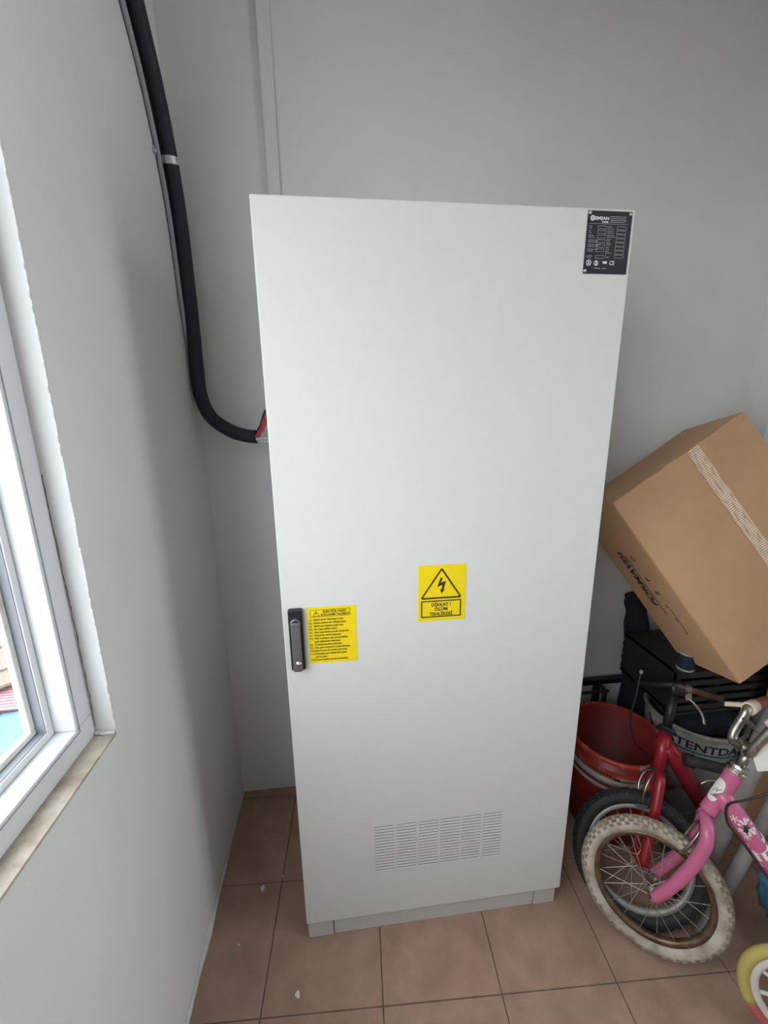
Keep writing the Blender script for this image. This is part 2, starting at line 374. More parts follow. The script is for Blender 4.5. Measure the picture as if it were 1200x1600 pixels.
# ragged crack between plaster reveal and window frame, plus a knob of loose plaster at the sill corner
m = MB(); pts = []; xo = 0.0
for i in range(60):
    z = 0.985 + i * 0.0085; xo = max(-0.0025, min(0.0035, xo + random.uniform(-0.0010, 0.0010)))
    pts.append((XL - 0.0355 + xo, -0.1874, z))
m.tube(pts, [0.0003 + 0.0006 * random.random() for _ in pts], 5)
m.build('plaster_crack', 'crack', wl)
m = MB()
for k in range(7):
    m.sphere((XL - 0.034 + 0.005 * k, -0.190 - random.uniform(0, 0.006), 0.971 + random.uniform(0, 0.003)), random.uniform(0.003, 0.0065), 8, 5, (1.2, 1, 0.7))
m.build('loose_plaster', 'wallrough', wl)
# chipped plaster edge of the opening
m = MB()
for i in range(70):
    z = 0.985 + i * 0.02
    if random.random() < 0.75:
        r0 = random.uniform(0.0012, 0.0032); m.sphere((XL + 0.0002, -0.1868 + random.uniform(-0.002, 0.001), z), r0, 6, 4, (0.6, 1.2, random.uniform(2, 4)))
m.build('chipped_edge', 'wallrough', wl)

# ------------------------------------------------------------------ trims
t1 = struct(MB().box((-0.030, YB - 0.016, 0.0), (0.008, YB, ZC)).build('trim_1', 'wall', bevel=0.003), 'flat painted cable trunking running up the back wall', 'trim')
t2 = struct(MB().box((XR - 0.022, 0.395, 0.0), (XR, 0.452, 1.66)).build('trim_2', 'ceiling', bevel=0.004), 'pale upright batten on the right wall behind the box', 'trim')

# ================================================================== OUTSIDE (an upper floor looks down on a yard)
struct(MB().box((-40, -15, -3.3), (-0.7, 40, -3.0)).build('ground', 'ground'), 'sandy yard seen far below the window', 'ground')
# plank roof of a shed
r = empty('shed_roof', (-7.0, 7.2, -3.0)); tag(r, 'weathered plank shed roof seen through the window', 'roof')
ux, uy = V((-0.62, 0.78, 0)), V((0.78, 0.62, 0)); o0 = V((-5.0, 5.0, -2.05))
for k in range(-2, 12):
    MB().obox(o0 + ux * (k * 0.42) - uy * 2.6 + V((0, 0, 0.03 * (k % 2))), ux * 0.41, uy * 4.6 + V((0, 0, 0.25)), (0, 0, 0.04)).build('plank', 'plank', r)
for a, b in ((0, -2.4), (0, 1.8), (4.8, -2.4), (4.8, 1.8)):
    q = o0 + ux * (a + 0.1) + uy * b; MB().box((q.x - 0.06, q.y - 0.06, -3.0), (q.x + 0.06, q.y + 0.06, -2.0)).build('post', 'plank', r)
# blue tarp over a stall
m = MB(); vs = []; n = 24
for i in range(n + 1):
    for j in range(n + 1):
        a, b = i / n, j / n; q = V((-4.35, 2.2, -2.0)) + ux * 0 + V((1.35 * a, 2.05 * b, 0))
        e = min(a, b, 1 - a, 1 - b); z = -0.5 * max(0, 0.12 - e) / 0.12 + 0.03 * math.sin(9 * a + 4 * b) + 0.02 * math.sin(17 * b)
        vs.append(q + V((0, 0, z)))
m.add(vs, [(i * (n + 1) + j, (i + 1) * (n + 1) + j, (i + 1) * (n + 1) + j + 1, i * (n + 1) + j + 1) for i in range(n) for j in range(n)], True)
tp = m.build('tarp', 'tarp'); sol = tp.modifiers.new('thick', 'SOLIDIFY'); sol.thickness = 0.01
tag(tp, 'light blue tarpaulin over a stall below the window', 'tarp')
# striped awning
r = empty('striped_awning', (-4.0, 4.2, -3.0)); tag(r, 'red and white striped awning beyond the blue tarpaulin', 'awning')
A0 = V((-4.75, 3.98, -1.98)); da = V((1.5, 0.05, 0)); db = V((0.05, 0.52, -0.02))
for k in range(16):
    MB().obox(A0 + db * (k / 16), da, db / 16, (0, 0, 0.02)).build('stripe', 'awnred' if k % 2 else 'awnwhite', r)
for q in (A0 + V((0.05, 0.05, 0)), A0 + da * 0.97 + V((0, 0.03, 0)), A0 + da * 0.97 + db * 0.9, A0 + db * 0.9 + V((0.05, 0, 0))):
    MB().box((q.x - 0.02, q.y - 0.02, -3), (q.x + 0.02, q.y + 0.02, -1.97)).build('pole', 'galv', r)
m = MB()
for k in range(60):
    a = random.uniform(0, 6.28); m.sphere((-11.2 + 0.6 * math.cos(a) * random.random(), 12.0 + 0.6 * math.sin(a) * random.random(), -3 + random.uniform(0.15, 1.6)), random.uniform(0.12, 0.28), 7, 5)
tag(m.build('shrub', 'leaf'), 'small green shrub in the yard outside the window', 'shrub')

# ================================================================== ELECTRICAL CABINET
CW, CH, CZ = 0.812, 2.0, 0.0744
cab = empty('electrical_cabinet', (CW / 2, 0.24, 0)); tag(cab, 'tall light grey steel electrical cabinet with yellow warning labels', 'cabinet')
MB().box((0.006, 0.024, 0.066), (CW - 0.006, 0.49, CH - 0.004)).build('body', 'cabinet', cab, bevel=0.003)
door = MB().box((0, 0, CZ), (CW, 0.022, CH)).build('door', 'cabinet', cab, bevel=0.0040, bseg=4)
# louvres
lm = MB(); lw = 0.0565
a = [(0, -0.0004, 0.0018), (lw, -0.0004, 0.0018), (lw, -0.0004, 0.0036), (0, -0.0004, 0.0036),
     (0, -0.0006, 0.0018), (lw, -0.0006, 0.0018), (lw, -0.0014, -0.0040), (0, -0.0014, -0.0040), (0, 0, -0.0044), (lw, 0, -0.0044)]
lm.add(a, [(0, 1, 2, 3)], False, 1)
lm.add(a, [(7, 6, 5, 4), (8, 9, 6, 7), (4, 0, 8, 7), (5, 6, 9, 1)], False)
first = None
for c in range(6):
    for k in range(16):
        px, pz = 0.2140 + c * 0.0656, 0.2500 + k * 0.01075
        if first is None:
            WL[door] = WL[cab]
            first = lm.build('louvre', ['cabinet', 'slot'], door); o = first
            # store mesh relative to own origin
            o.data.transform(Matrix.Translation(WL[cab]))
        else:
            o = first.copy(); COL.objects.link(o); o.parent = door
        o.location = V((px, 0, pz)) - WL[cab]
# plinth
post = MB().box((0.003, 0.012, 0), (0.079, 0.42, 0.0745)).build('plinth_post', 'plinth', cab, bevel=0.001)
MB().box((0.732, 0.012, 0), (CW - 0.008, 0.42, 0.0745)).build('plinth_post', 'plinth', cab, bevel=0.001)
pp = MB().box((0.0822, 0.013, 0.001), (0.7295, 0.03, 0.0745)).build('plinth_panel', 'plinth', cab, bevel=0.001)
MB().box((0.075, 0.017, 0.0), (0.735, 0.05, 0.074)).build('plinth_backing', 'slot', cab)
for x in (0.0925, 0.7190): MB().lathe([(0, 0.0022), (0.0026, 0.0016), (0.0034, 0)], (x, 0.013, 0.022), (0, -1, 0), 14).build('screw', 'galv', pp)
# door handle
hd = MB()
def rrect(x0, z0, x1, z1, r, n=5):
    out = []
    for cx, cz, a0 in ((x1 - r, z1 - r, 0), (x0 + r, z1 - r, 90), (x0 + r, z0 + r, 180), (x1 - r, z0 + r, 270)):
        for k in range(n + 1):
            t = math.radians(a0 + 90 * k / n); out.append((cx + r * math.cos(t), cz + r * math.sin(t)))
    return out
EX, EZ = V((1, 0, 0)), V((0, 0, 1))
hand = MB().prism(rrect(0.0150, 0.9545, 0.0500, 1.1205, 0.005), (0, 0, 0), EX, EZ, (0, -0.013, 0)).build('handle', 'blackp', cab, bevel=0.003)
MB().prism(rrect(0.0210, 0.9560, 0.0440, 1.0900, 0.004), (0, -0.013, 0), EX, EZ, (0, -0.009, 0)).build('lever', 'handle', hand, bevel=0.003)
m = MB(); m.lathe([(0.0125, 0), (0.0125, 0.006), (0.0098, 0.007), (0.0098, 0)], (0.0325, -0.013, 1.0860), (0, -1, 0), 24, smooth=False)
m.build('pivot_ring', 'handle', hand)
m = MB(); m.lathe([(0.0, 0.003), (0.0030, 0.003), (0.0030, 0.0015), (0.0070, 0.002), (0.0075, 0)], (0.0345, -0.022, 0.9790), (0, -1, 0), 20)
m.build('key_lock', 'chrome', hand)

# yellow danger label
def sticker(name, x0, x1, z0, z1, label):
    return MB().box((x0, -0.0006, z0), (x1, 0.0, z1)).build(name, 'yellow', cab, label=label)
wl_ = sticker('warning_label', 0.3385, 0.4620, 1.0600, 1.2120, 'yellow danger label with lightning triangle reading DIKKAT ! ÖLÜM TEHLIKESI')
m = MB(); o = (0.3385, -0.0009, 1.0600); W_, H_ = 0.1235, 0.152
def rtri(a, b, c, r, n=4):      # rounded triangle
    pts = [V((p[0], p[1], 0)) for p in (a, b, c)]; out = []
    for i in range(3):
        p, q, s_ = pts[i - 1], pts[i], pts[(i + 1) % 3]
        d1 = (p - q).normalized(); d2 = (s_ - q).normalized(); e = (d1 + d2).normalized(); half = math.acos(max(-1, min(1, d1.dot(d2)))) / 2
        c_ = q + e * (r / math.sin(half)); s1 = q + d1 * (r / math.tan(half)); s2 = q + d2 * (r / math.tan(half))
        for k in range(n + 1):
            t = k / n; v_ = (s1 - c_).lerp(s2 - c_, t).normalized() * r; out.append((c_.x + v_.x, c_.y + v_.y))
    return out
ring_poly(m, rtri((0.005, 0.0605), (0.1145, 0.0605), (0.0600, 0.1450), 0.0035), rtri((0.0125, 0.0650), (0.1070, 0.0650), (0.0600, 0.1370), 0.0012), o, EX, EZ)
m2 = [(0.0570, 0.1170), (0.0640, 0.1170), (0.0575, 0.1035), (0.0715, 0.1085), (0.0655, 0.0850), (0.0690, 0.0855), (0.0600, 0.0745), (0.0565, 0.0868), (0.0600, 0.0855), (0.0625, 0.0985), (0.0490, 0.0925)]
flat(m, m2[:3] + [m2[10]], o, EX, EZ)
flat(m, [m2[10], m2[2], m2[3], m2[9]], o, EX, EZ); flat(m, [m2[9], m2[3], m2[4], m2[8]], o, EX, EZ); flat(m, [m2[8], m2[4], m2[5], m2[6], m2[7]], o, EX, EZ)
rect_ring(m, 0.008, 0.0095, 0.1125, 0.0560, 0.0032, o, EX, EZ)
for tx, zz, sz in (('DİKKAT !', 0.0400, 0.0122), ('ÖLÜM', 0.0277, 0.0122), ('TEHLİKESİ', 0.0145, 0.0122)):
    put_text(m, tx, sz, V(o) + V((0.0600, 0, zz)), EX, EZ, bold=0.0004, fit={'DİKKAT !': 0.050, 'ÖLÜM': 0.034, 'TEHLİKESİ': 0.060}[tx])
m.build('lettering', 'ink', wl_)
# yellow instruction label
il = sticker('instruction_label', 0.0600, 0.1815, 0.9640, 1.1190, 'yellow instruction label with rows of small black text')
m = MB(); o = V((0.0600, -0.0009, 0.9640))
rect_ring(m, 0.0080, 0.1280, 0.1070, 0.1475, 0.0010, o, EX, EZ)
ring_poly(m, rtri((0.0135, 0.1295), (0.0315, 0.1295), (0.0225, 0.1460), 0.0008, 2), rtri((0.0155, 0.1305), (0.0295, 0.1305), (0.0225, 0.1435), 0.0004, 2), o, EX, EZ)
flat(m, [(0.0220, 0.1405), (0.0235, 0.1405), (0.0228, 0.1375), (0.0245, 0.1380), (0.0222, 0.1315), (0.0228, 0.1360), (0.0210, 0.1352)], o, EX, EZ)
put_text(m, 'ELEKTRİK PANO', 0.0085, o + V((0.0685, 0, 0.1388)), EX, EZ, bold=0.0003, fit=0.058)
put_text(m, 'KULLANIM TALİMATI', 0.0085, o + V((0.0695, 0, 0.1305)), EX, EZ, bold=0.0003, fit=0.070)
rows = [('1-)', 'Elektrik işlerini "Elektrikçiye" bırakın.', .074), ('2-)', 'Elektrik arızalarına elle müdahale etmeyin.', .081), ('3-)', 'Elektrik pano kapaklarını kapalı tutun.', .073),
        ('4-)', 'Her arızayı yetkilisine bildirin.', .058), ('5-)', 'Fişleri takıp sökerken panodan enerjiyi kesin.', .087), ('6-)', 'Fişi kablodan çekerek çıkarmayın.', .067),
        ('7-)', 'Kablo ve izolasyonu zarar görmüş kabloları', .083), ('', 'yenisi sağlanmadan kullanmayın.', .065), ('8-)', 'İş bitiminde panodan enerjiyi kesin.', .068),
        ('9-)', 'Kırık, çatlak ve bozuk fiş ve prizleri kullanmayın.', .088), ('10-)', 'Islak el ile pano, fiş ve prizlere dokunmayın.', .081), ('11-)', 'Çalışmalarda pano önündeki halıyı yayarak', .079),
        ('', 'tamirat yapın.', .031), ('12-)', 'Panoların kapılarını açmadan sarf yapmayın.', .082)]
for k, (nn, tx, fw_) in enumerate(rows):
    zz = 0.1185 - k * 0.00855
    if nn: put_text(m, nn, 0.0068, o + V((0.0035, 0, zz)), EX, EZ, 'LEFT', bold=0.00018)
    put_text(m, tx, 0.0070, o + V((0.0155, 0, zz)), EX, EZ, 'LEFT', bold=0.0002, fit=fw_)
m.build('lettering', 'ink', il)
# black rating plate
X0, X1, Z0, Z1 = 0.7022, 0.8040, 1.8725, 1.9942
npz = MB().box((X0, -0.0012, Z0), (X1, 0, Z1)).build('rating_plate', 'plate', cab, bevel=0.0004, label='black metal rating plate with silver print, riveted near the top right corner')
m = MB(); o = V((X0, -0.0015, Z0)); ww, hh = X1 - X0, Z1 - Z0
th = [(0.0052 * math.cos(t * 0.2618), 0.0052 * math.sin(t * 0.2618)) for t in range(24)]
c0 = o + V((0.0110, 0, 0.1075))
ring_poly(m, th, [(a * 0.66, b * 0.66) for a, b in th], c0, EX, EZ)
put_text(m, 'G', 0.0070, c0 + V((0, 0, -0.0024)), EX, EZ, bold=0.0003)
put_text(m, 'EMSAN', 0.0085, o + V((0.0168, 0, 0.1045)), EX, EZ, 'LEFT', bold=0.00025, fit=0.031)
put_text(m, 'POWER', 0.0042, o + V((0.0475, 0, 0.0990)), EX, EZ, 'RIGHT', bold=0.0002)
put_text(m, 'CE', 0.0115, o + V((0.0650, 0, 0.0180)), EX, EZ, bold=0.0001, fit=0.0115)
put_text(m, 'TSE', 0.0060, o + V((0.0480, 0, 0.0205)), EX, EZ, bold=0.0004, fit=0.011)
m.build('brand_print', 'platewhite', npz); m = MB()
c1 = o + V((0.0110, 0, 0.0215)); th2 = [(a * 1.15, b * 1.15) for a, b in th]
ring_poly(m, th2, [(a * 0.8, b * 0.8) for a, b in th2], c1, EX, EZ); put_text(m, 'X', 0.0080, c1 + V((0, 0, -0.0028)), EX, EZ, bold=0.0003)
m.build('emblem', 'platewhite', npz); m = MB()
c2 = o + V((0.0280, 0, 0.0210))
ring_poly(m, th, [(a * 0.75 , b * 0.75) for a, b in th], c2, EX, EZ); put_text(m, '5', 0.0080, c2 + V((0.0005, 0, -0.0030)), EX, EZ, bold=0.0004)
m.build('emblem', 'platewhite', npz)
m = MB()
for k, (a, b) in enumerate((('TİPİ', 'TYPE'), ('YILI', 'YEAR'), ('SERİ NO', 'SERIAL NO'), ('NOMİNAL GÜÇ', 'RATED POWER'), ('NOMİNAL GERİLİM', 'RATED VOLTAGE'), ('NOMİNAL AKIM', 'CURRENT'), ('KORUMA', 'IP CLASS'))):
    zz = 0.0885 - k * 0.0088 - (0.004 if k == 6 else 0)
    put_text(m, a, 0.0033, o + V((0.0042, 0, zz + 0.0022)), EX, EZ, 'LEFT'); put_text(m, b, 0.0030, o + V((0.0042, 0, zz - 0.0012)), EX, EZ, 'LEFT')
    rect_ring(m, 0.0250, zz - 0.0014, 0.0440, zz + 0.0048, 0.0005, o, EX, EZ)
for k, (a, b) in enumerate((('MODEL', 'PANEL TYPE'), ('FREKANS', 'FREQUENCY'), ('KISA DEVRE', 'SHORT CIRCUIT'), ('KUTUP', 'POLES'), ('AĞIRLIK', 'WEIGHT'), ('SINIF', 'CLASS'), ('ÖLÇÜ', 'DIMENSION'), ('IP', 'DEGREE'))):
    zz = 0.0880 - k * 0.0078
    put_text(m, a, 0.0031, o + V((0.0470, 0, zz + 0.0022)), EX, EZ, 'LEFT'); put_text(m, b, 0.0028, o + V((0.0470, 0, zz - 0.0012)), EX, EZ, 'LEFT')
    rect_ring(m, 0.0690, zz - 0.0016, 0.0900, zz + 0.0048, 0.0005, o, EX, EZ)
for k in range(4):
    flat(m, [(0.0510, 0.1105 - k * 0.0034), (0.0900 - 0.004 * (k % 2), 0.1105 - k * 0.0034), (0.0900 - 0.004 * (k % 2), 0.1113 - k * 0.0034), (0.0510, 0.1113 - k * 0.0034)], o, EX, EZ)
flat(m, [(0.004, 0.0968), (0.0930, 0.0968), (0.0930, 0.0973), (0.004, 0.0973)], o, EX, EZ)
flat(m, [(0.0250, 0.0104), (0.0390, 0.0104), (0.0390, 0.0114), (0.0250, 0.0114)], o, EX, EZ); flat(m, [(0.0430, 0.0104), (0.0530, 0.0104), (0.0530, 0.0114), (0.0430, 0.0114)], o, EX, EZ)
m.build('lettering', 'platetext', npz)
for x, z in ((X0 + 0.0042, Z1 - 0.0045), (X1 - 0.0045, Z1 - 0.0048), (X0 + 0.0040, Z0 + 0.0055)):
    MB().lathe([(0, 0.0012), (0.0014, 0.0012), (0.0018, 0.0022), (0.0032, 0.0014), (0.0036, 0)], (x, -0.0012, z), (0, -1, 0), 16).build('rivet', 'chrome', npz)

# ================================================================== SUPPLY CABLE
sup = empty('conduit_cable', (-0.285, 0.48, 1.47)); tag(sup, 'thick black sleeved cable hanging in the corner and entering the cabinet', 'cable')
cp = smooth_path([(-0.284, 0.15, 2.93), (-0.284, 0.25, 2.73), (-0.284, 0.335, 2.555), (-0.284, 0.415, 2.42), (-0.284, 0.465, 2.285), (-0.284, 0.492, 2.134), (-0.284, 0.497, 1.9075), (-0.285, 0.496, 1.735),
                  (-0.282, 0.494, 1.645), (-0.255, 0.488, 1.578), (-0.194, 0.470, 1.534), (-0.142, 0.455, 1.5175), (-0.106, 0.444, 1.514)], 8)
MB().tube(cp, [0.0215] * len(cp), 18).build('sleeve', 'cable', sup)
e = V((-0.106, 0.444, 1.514))
for nm, mt, off, b, rr in (('black_wire', 'blackwire', (0.0, 0, 0.016), (-0.062, 0.43, 1.604), 0.0045), ('red_wire', 'redwire', (0, 0, 0.008), (-0.060, 0.43, 1.590), 0.0060), ('red_wire', 'redwire', (0, -0.01, 0.004), (-0.058, 0.42, 1.574), 0.0045),
                           ('grey_wire', 'greywire', (0, -0.004, -0.006), (-0.060, 0.43, 1.512), 0.0055), ('grey_wire', 'greywire', (0, 0.004, -0.014), (-0.060, 0.43, 1.501), 0.005)):
    s0 = e + V(off); b = V(b)
    MB().tube(smooth_path([s0 - V((0.02, 0, 0)), s0, s0.lerp(b, 0.35) + V((0, 0, -0.006 if b.z > 1.56 else 0)), b, b + V((0.075, 0, 0.03))], 6), rr, 10).build(nm, mt, sup)
gp = smooth_path([(XL + 0.008, 0.115, 2.93), (XL + 0.008, 0.215, 2.73), (XL + 0.008, 0.300, 2.555), (XL + 0.008, 0.380, 2.42), (XL + 0.008, 0.432, 2.285), (XL + 0.008, 0.465, 2.134), (XL + 0.008, 0.480, 1.90), (XL + 0.008, 0.500, 1.75)], 6)
tag(MB().tube(gp, 0.0065, 10).build('signal_cable', 'greycable'), 'thin grey cable running behind the black sleeved cable', 'cable')
cl = empty('cable_clamp', (-0.30, 0.47, 2.27)); tag(cl, 'bright metal clamp holding the black cable to the wall', 'clamp')
dcl = (V((-0.284, 0.492, 2.134)) - V((-0.284, 0.415, 2.42))).normalized(); cc = V((-0.284, 0.4665, 2.28))
MB().lathe([(0.0217, -0.009), (0.0240, -0.009), (0.0240, 0.009), (0.0217, 0.009)], cc, dcl, 28, smooth=False, close=True).build('strap', 'galv', cl)
MB().obox(cc + V((-0.026, -0.052, -0.004)), (0.004, 0, 0), (0, 0.034, -0.006), (0, 0.004, 0.016)).build('ear', 'galv', cl)
MB().lathe([(0, 0.004), (0.004, 0.003), (0.005, 0)], cc + V((-0.022, -0.042, 0.002)), (1, 0, 0), 12).build('screw', 'galv', cl)

# ================================================================== TILTED CARDBOARD BOX
Bc, Ac, Cc, B2c = V((0.9626, 0.1752, 1.3089)), V((1.3761, 0.2035, 1.5719)), V((1.3078, -0.0024, 0.7851)), V((0.9862, 0.4036, 1.2471))
E1, E2, E3 = Ac - Bc, Cc - Bc, B2c - Bc
L1, L2, L3 = E1.length, E2.length, E3.length
n1, n2, n3 = E1.normalized(), E2.normalized(), E3.normalized()
def bxp(a, b, c): return Bc + n1 * a + n2 * b + n3 * c
box = empty('cardboard_box', bxp(L1 / 2, L2, L3 / 2)); tag(box, 'large brown cardboard box tilted on top of the clutter', 'box')
t = 0.005
for nm, a, b, c, da_, db_, dc_ in (('side_panel', 0, 0, 0, t, L2, L3), ('side_panel', L1 - t, 0, 0, t, L2, L3), ('side_panel', t, 0, 0, L1 - 2 * t, t, L3), ('side_panel', t, L2 - t, 0, L1 - 2 * t, t, L3), ('back_panel', t, t, L3 - t, L1 - 2 * t, L2 - 2 * t, t)):
    MB().obox(bxp(a, b, c), n1 * da_, n2 * db_, n3 * dc_).build(nm, 'card', box, bevel=0.0015, bseg=2)
SE = L1 * 0.60
MB().obox(bxp(0.001, 0.001, -0.004), n1 * (SE - 0.002), n2 * (L2 - 0.002), n3 * 0.004).build('flap', 'card', box, bevel=0.0015)
MB().obox(bxp(SE + 0.001, 0.001, -0.004), n1 * (L1 - SE - 0.002), n2 * (L2 - 0.002), n3 * 0.004).build('flap', 'card', box, bevel=0.0015)
MB().obox(bxp(0.002, 0.002, -0.0005), n1 * (L1 - 0.004), n2 * (L2 - 0.004), n3 * 0.002).build('inner_flap', 'cardin', box)
def tape(a0, a1, b0, b1, lift):
    m = MB(); vs = []; uv = []; n, k = 30, 6
    for i in range(n + 1):
        for j in range(k + 1):
            f, g = i / n, j / k
            wob = 0.0012 * math.sin(f * 23 + 3 * g) * lift * (0.4 + abs(g - 0.5))
            ed = random.uniform(-0.0012, 0.0012) if j in (0, k) else 0
            vs.append(bxp(a0 + (a1 - a0) * g + ed, b0 + (b1 - b0) * f, -0.0047 - abs(wob))); uv.append((g, f))
    m.add(vs, [(i * (k + 1) + j, (i + 1) * (k + 1) + j, (i + 1) * (k + 1) + j + 1, i * (k + 1) + j + 1) for i in range(n) for j in range(k)], True)
    m.uv = uv; return m
tp_ = tape(SE - 0.022, SE + 0.020, 0.002, L2 * 0.72, 1.0).build('tape', 'tape', box)
# upper edge tears (dark lines along the top edge) and the print on the shaded side
m = MB()
for k in range(3):
    a = L1 * (0.28 + 0.2 * k); m.obox(bxp(a, -0.0006, -0.003), n1 * 0.05, n2 * 0.001, n3 * 0.002)
m.build('torn_edge', 'cardin', box)
m = MB(); up_ = n3; xd = -n2; o = bxp(-0.0006, L2 * 0.625, 0.028)
put_text(m, 'FORMAVISI', 0.040, o + up_ * 0.110, xd, up_, 'LEFT', bold=0.0016, fit=0.215)
m.obox(o + up_ * 0.098 + xd * -0.03, xd * 0.235, up_ * 0.003, n1 * 0.0004)
m.obox(o + up_ * 0.055 + xd * -0.09, xd * 0.09, up_ * 0.002, n1 * 0.0004)
for k, (tx, s_) in enumerate((('F', 0.030), ('II', 0.028), ('r', 0.026), ('o', 0.024), ('i', 0.024))):
    put_text(m, tx, s_, o + up_ * 0.055 + xd * (0.115 - 0.052 * k), xd, up_, 'CENTER', bold=0.0008)
cth = [(0.010 * math.cos(q * 0.5236), 0.010 * math.sin(q * 0.5236)) for q in range(12)]
ring_poly(m, cth, [(a * 0.65, b * 0.65) for a, b in cth], o + up_ * 0.068 + xd * 0.195, xd, up_)
m.build('print', 'ink', box)

# ================================================================== BUCKETS
def bucket(name, c, r0, r1, h, wallm, rimm, label, group=None):
    e = empty(name, c); c = V(c)
    prof = [(0.0, 0.004), (r0 - 0.004, 0.004), (r1 - 0.0035, h), (r1, h), (r0, 0.0), (0.0, 0.0)]
    MB().lathe(prof, c, (0, 0, 1), 56).build('shell', wallm, e)
    def rr(z): return r0 + (r1 - r0) * z / h
    MB().lathe([(r1 - 0.004, h - 0.004), (r1 - 0.004, h + 0.002), (r1 + 0.004, h + 0.003), (r1 + 0.007, h - 0.002), (r1 + 0.006, h - 0.012), (rr(h - 0.012), h - 0.012)], c, (0, 0, 1), 56, smooth=False).build('rim', rimm, e)
    return e, rr
rb, rr = bucket('paint_bucket', (1.168, 0.285, 0.0), 0.138, 0.162, 0.38, 'red', 'redrim', '')
tag(rb, 'large open red plastic bucket beside the cabinet', 'bucket'); c = V((1.168, 0.285, 0))
MB().lathe([(rr(0.335) + 0.0003, 0.335), (rr(0.335) + 0.007, 0.335), (rr(0.325) + 0.007, 0.325), (rr(0.322), 0.322)], c, (0, 0, 1), 56, smooth=False).build('ridge', 'redrim', rb)
MB().lathe([(rr(0.300), 0.300), (rr(0.298) + 0.008, 0.298), (rr(0.280) + 0.008, 0.280), (rr(0.277), 0.277)], c, (0, 0, 1), 56).build('handle_band', 'whitep', rb)
MB().lathe([(rr(0.258), 0.258), (rr(0.255) + 0.004, 0.255), (rr(0.245) + 0.004, 0.245), (rr(0.242), 0.242)], c, (0, 0, 1), 56).build('handle_band', 'whitep', rb)
def cyl_patch(mb, c, rf, a0, a1, z0, z1, eps=0.0008, n=16, mi=0):
    vs = []
    for i in range(n + 1):
        a = a0 + (a1 - a0) * i / n
        for z in (z0, z1): vs.append(c + V(((rf(z) + eps) * math.cos(a), (rf(z) + eps) * math.sin(a), z)))
    mb.add(vs, [(2 * i, 2 * i + 2, 2 * i + 3, 2 * i + 1) for i in range(n)], True, mi)
def cyl_text(mb, txt, size, c, rf, a0, z0, fit=None, eps=0.0014, bold=0.001):
    vs, fs = text_mesh(txt, size, 'LEFT', bold)
    wd = max(a for a, b in vs); s_ = (fit / wd) if fit else 1
    mb.add([c + V(((rf(z0 + b) + eps) * math.cos(a0 + a * s_ / rf(z0)), (rf(z0 + b) + eps) * math.sin(a0 + a * s_ / rf(z0)), z0 + b)) for a, b in vs], fs)
m = MB(); cyl_patch(m, c, rr, math.radians(238), math.radians(290), 0.306, 0.333); m.build('paper_label', 'whitep', rb)
m = MB(); cyl_patch(m, c, rr, math.radians(190), math.radians(236), 0.304, 0.332); m.build('red_label', 'redrim', rb)
m = MB()
for k in range(9): cyl_patch(m, c, rr, math.radians(202 + k * 3.6), math.radians(203.6 + k * 3.6 + (k % 3) * 0.5), 0.309, 0.330 - 0.003 * (k % 2), 0.0016, 2)
cyl_patch(m, c, rr, math.radians(236), math.radians(243), 0.300, 0.312, 0.0016, 3); m.build('lettering', 'ink', rb)
m = MB()     # rubble in the bucket
for k in range(22):
    a = random.uniform(0, 6.28); q = random.uniform(0, 0.11); m.sphere((1.168 + q * math.cos(a), 0.285 + q * math.sin(a), 0.018 + random.uniform(0, 0.03)), random.uniform(0.012, 0.03), 6, 4, (1, 1, 0.6))
rbl = m.build('rubble', 'greycard'); tag(rbl, 'dark debris lying at the bottom of the red bucket', 'debris', kind='stuff')
wbk, rr2 = bucket('plaster_bucket', (1.545, 0.335, 0.0), 0.140, 0.168, 0.405, 'whitep', 'whitep', '')
tag(wbk, 'dirty white plastic bucket with blue lettering behind the bicycles', 'bucket'); c = V((1.545, 0.335, 0))
m = MB(); cyl_patch(m, c, rr2, math.radians(170), math.radians(330), 0.318, 0.326); m.build('teal_stripe', 'teal', wbk)
m = MB(); cyl_text(m, 'SATENTDAŞ', 0.048, c, rr2, math.radians(187), 0.333, fit=0.30); m.build('lettering', 'bluedark', wbk)
m = MB(); m.tube(smooth_path([c + V(((rr2(.37) + .012) * math.cos(math.radians(a)), (rr2(.37) + .012) * math.sin(math.radians(a)), z)) for a, z in ((172, .385), (178, .36), (186, .33), (195, .315), (210, .305), (230, .298), (255, .295))], 5), 0.003, 8)
m.build('bail_handle', 'blackm', wbk)

# ================================================================== BLACK THINGS BEHIND
rk = empty('metal_rack', (1.17, 0.51, 0)); tag(rk, 'low black metal rack standing against the back wall', 'rack')
MB().box((0.86, 0.522, 0.405), (1.50, 0.546, 0.428)).build('rail', 'blackm', rk); MB().box((0.86, 0.468, 0.405), (1.27, 0.480, 0.412)).build('rail', 'blackm', rk)
for x in (0.862, 1.245, 1.478): MB().box((x, 0.524, 0), (x + 0.022, 0.546, 0.405)).build('leg', 'blackm', rk)
for x in (0.862, 1.245): MB().box((x, 0.468, 0), (x + 0.014, 0.482, 0.405)).build('leg', 'blackm', rk); MB().box((x, 0.480, 0.408), (x + 0.012, 0.524, 0.42)).build('cross_bar', 'blackm', rk)
MB().box((0.86, 0.53, 0.12), (1.50, 0.54, 0.135)).build('rail', 'blackm', rk)

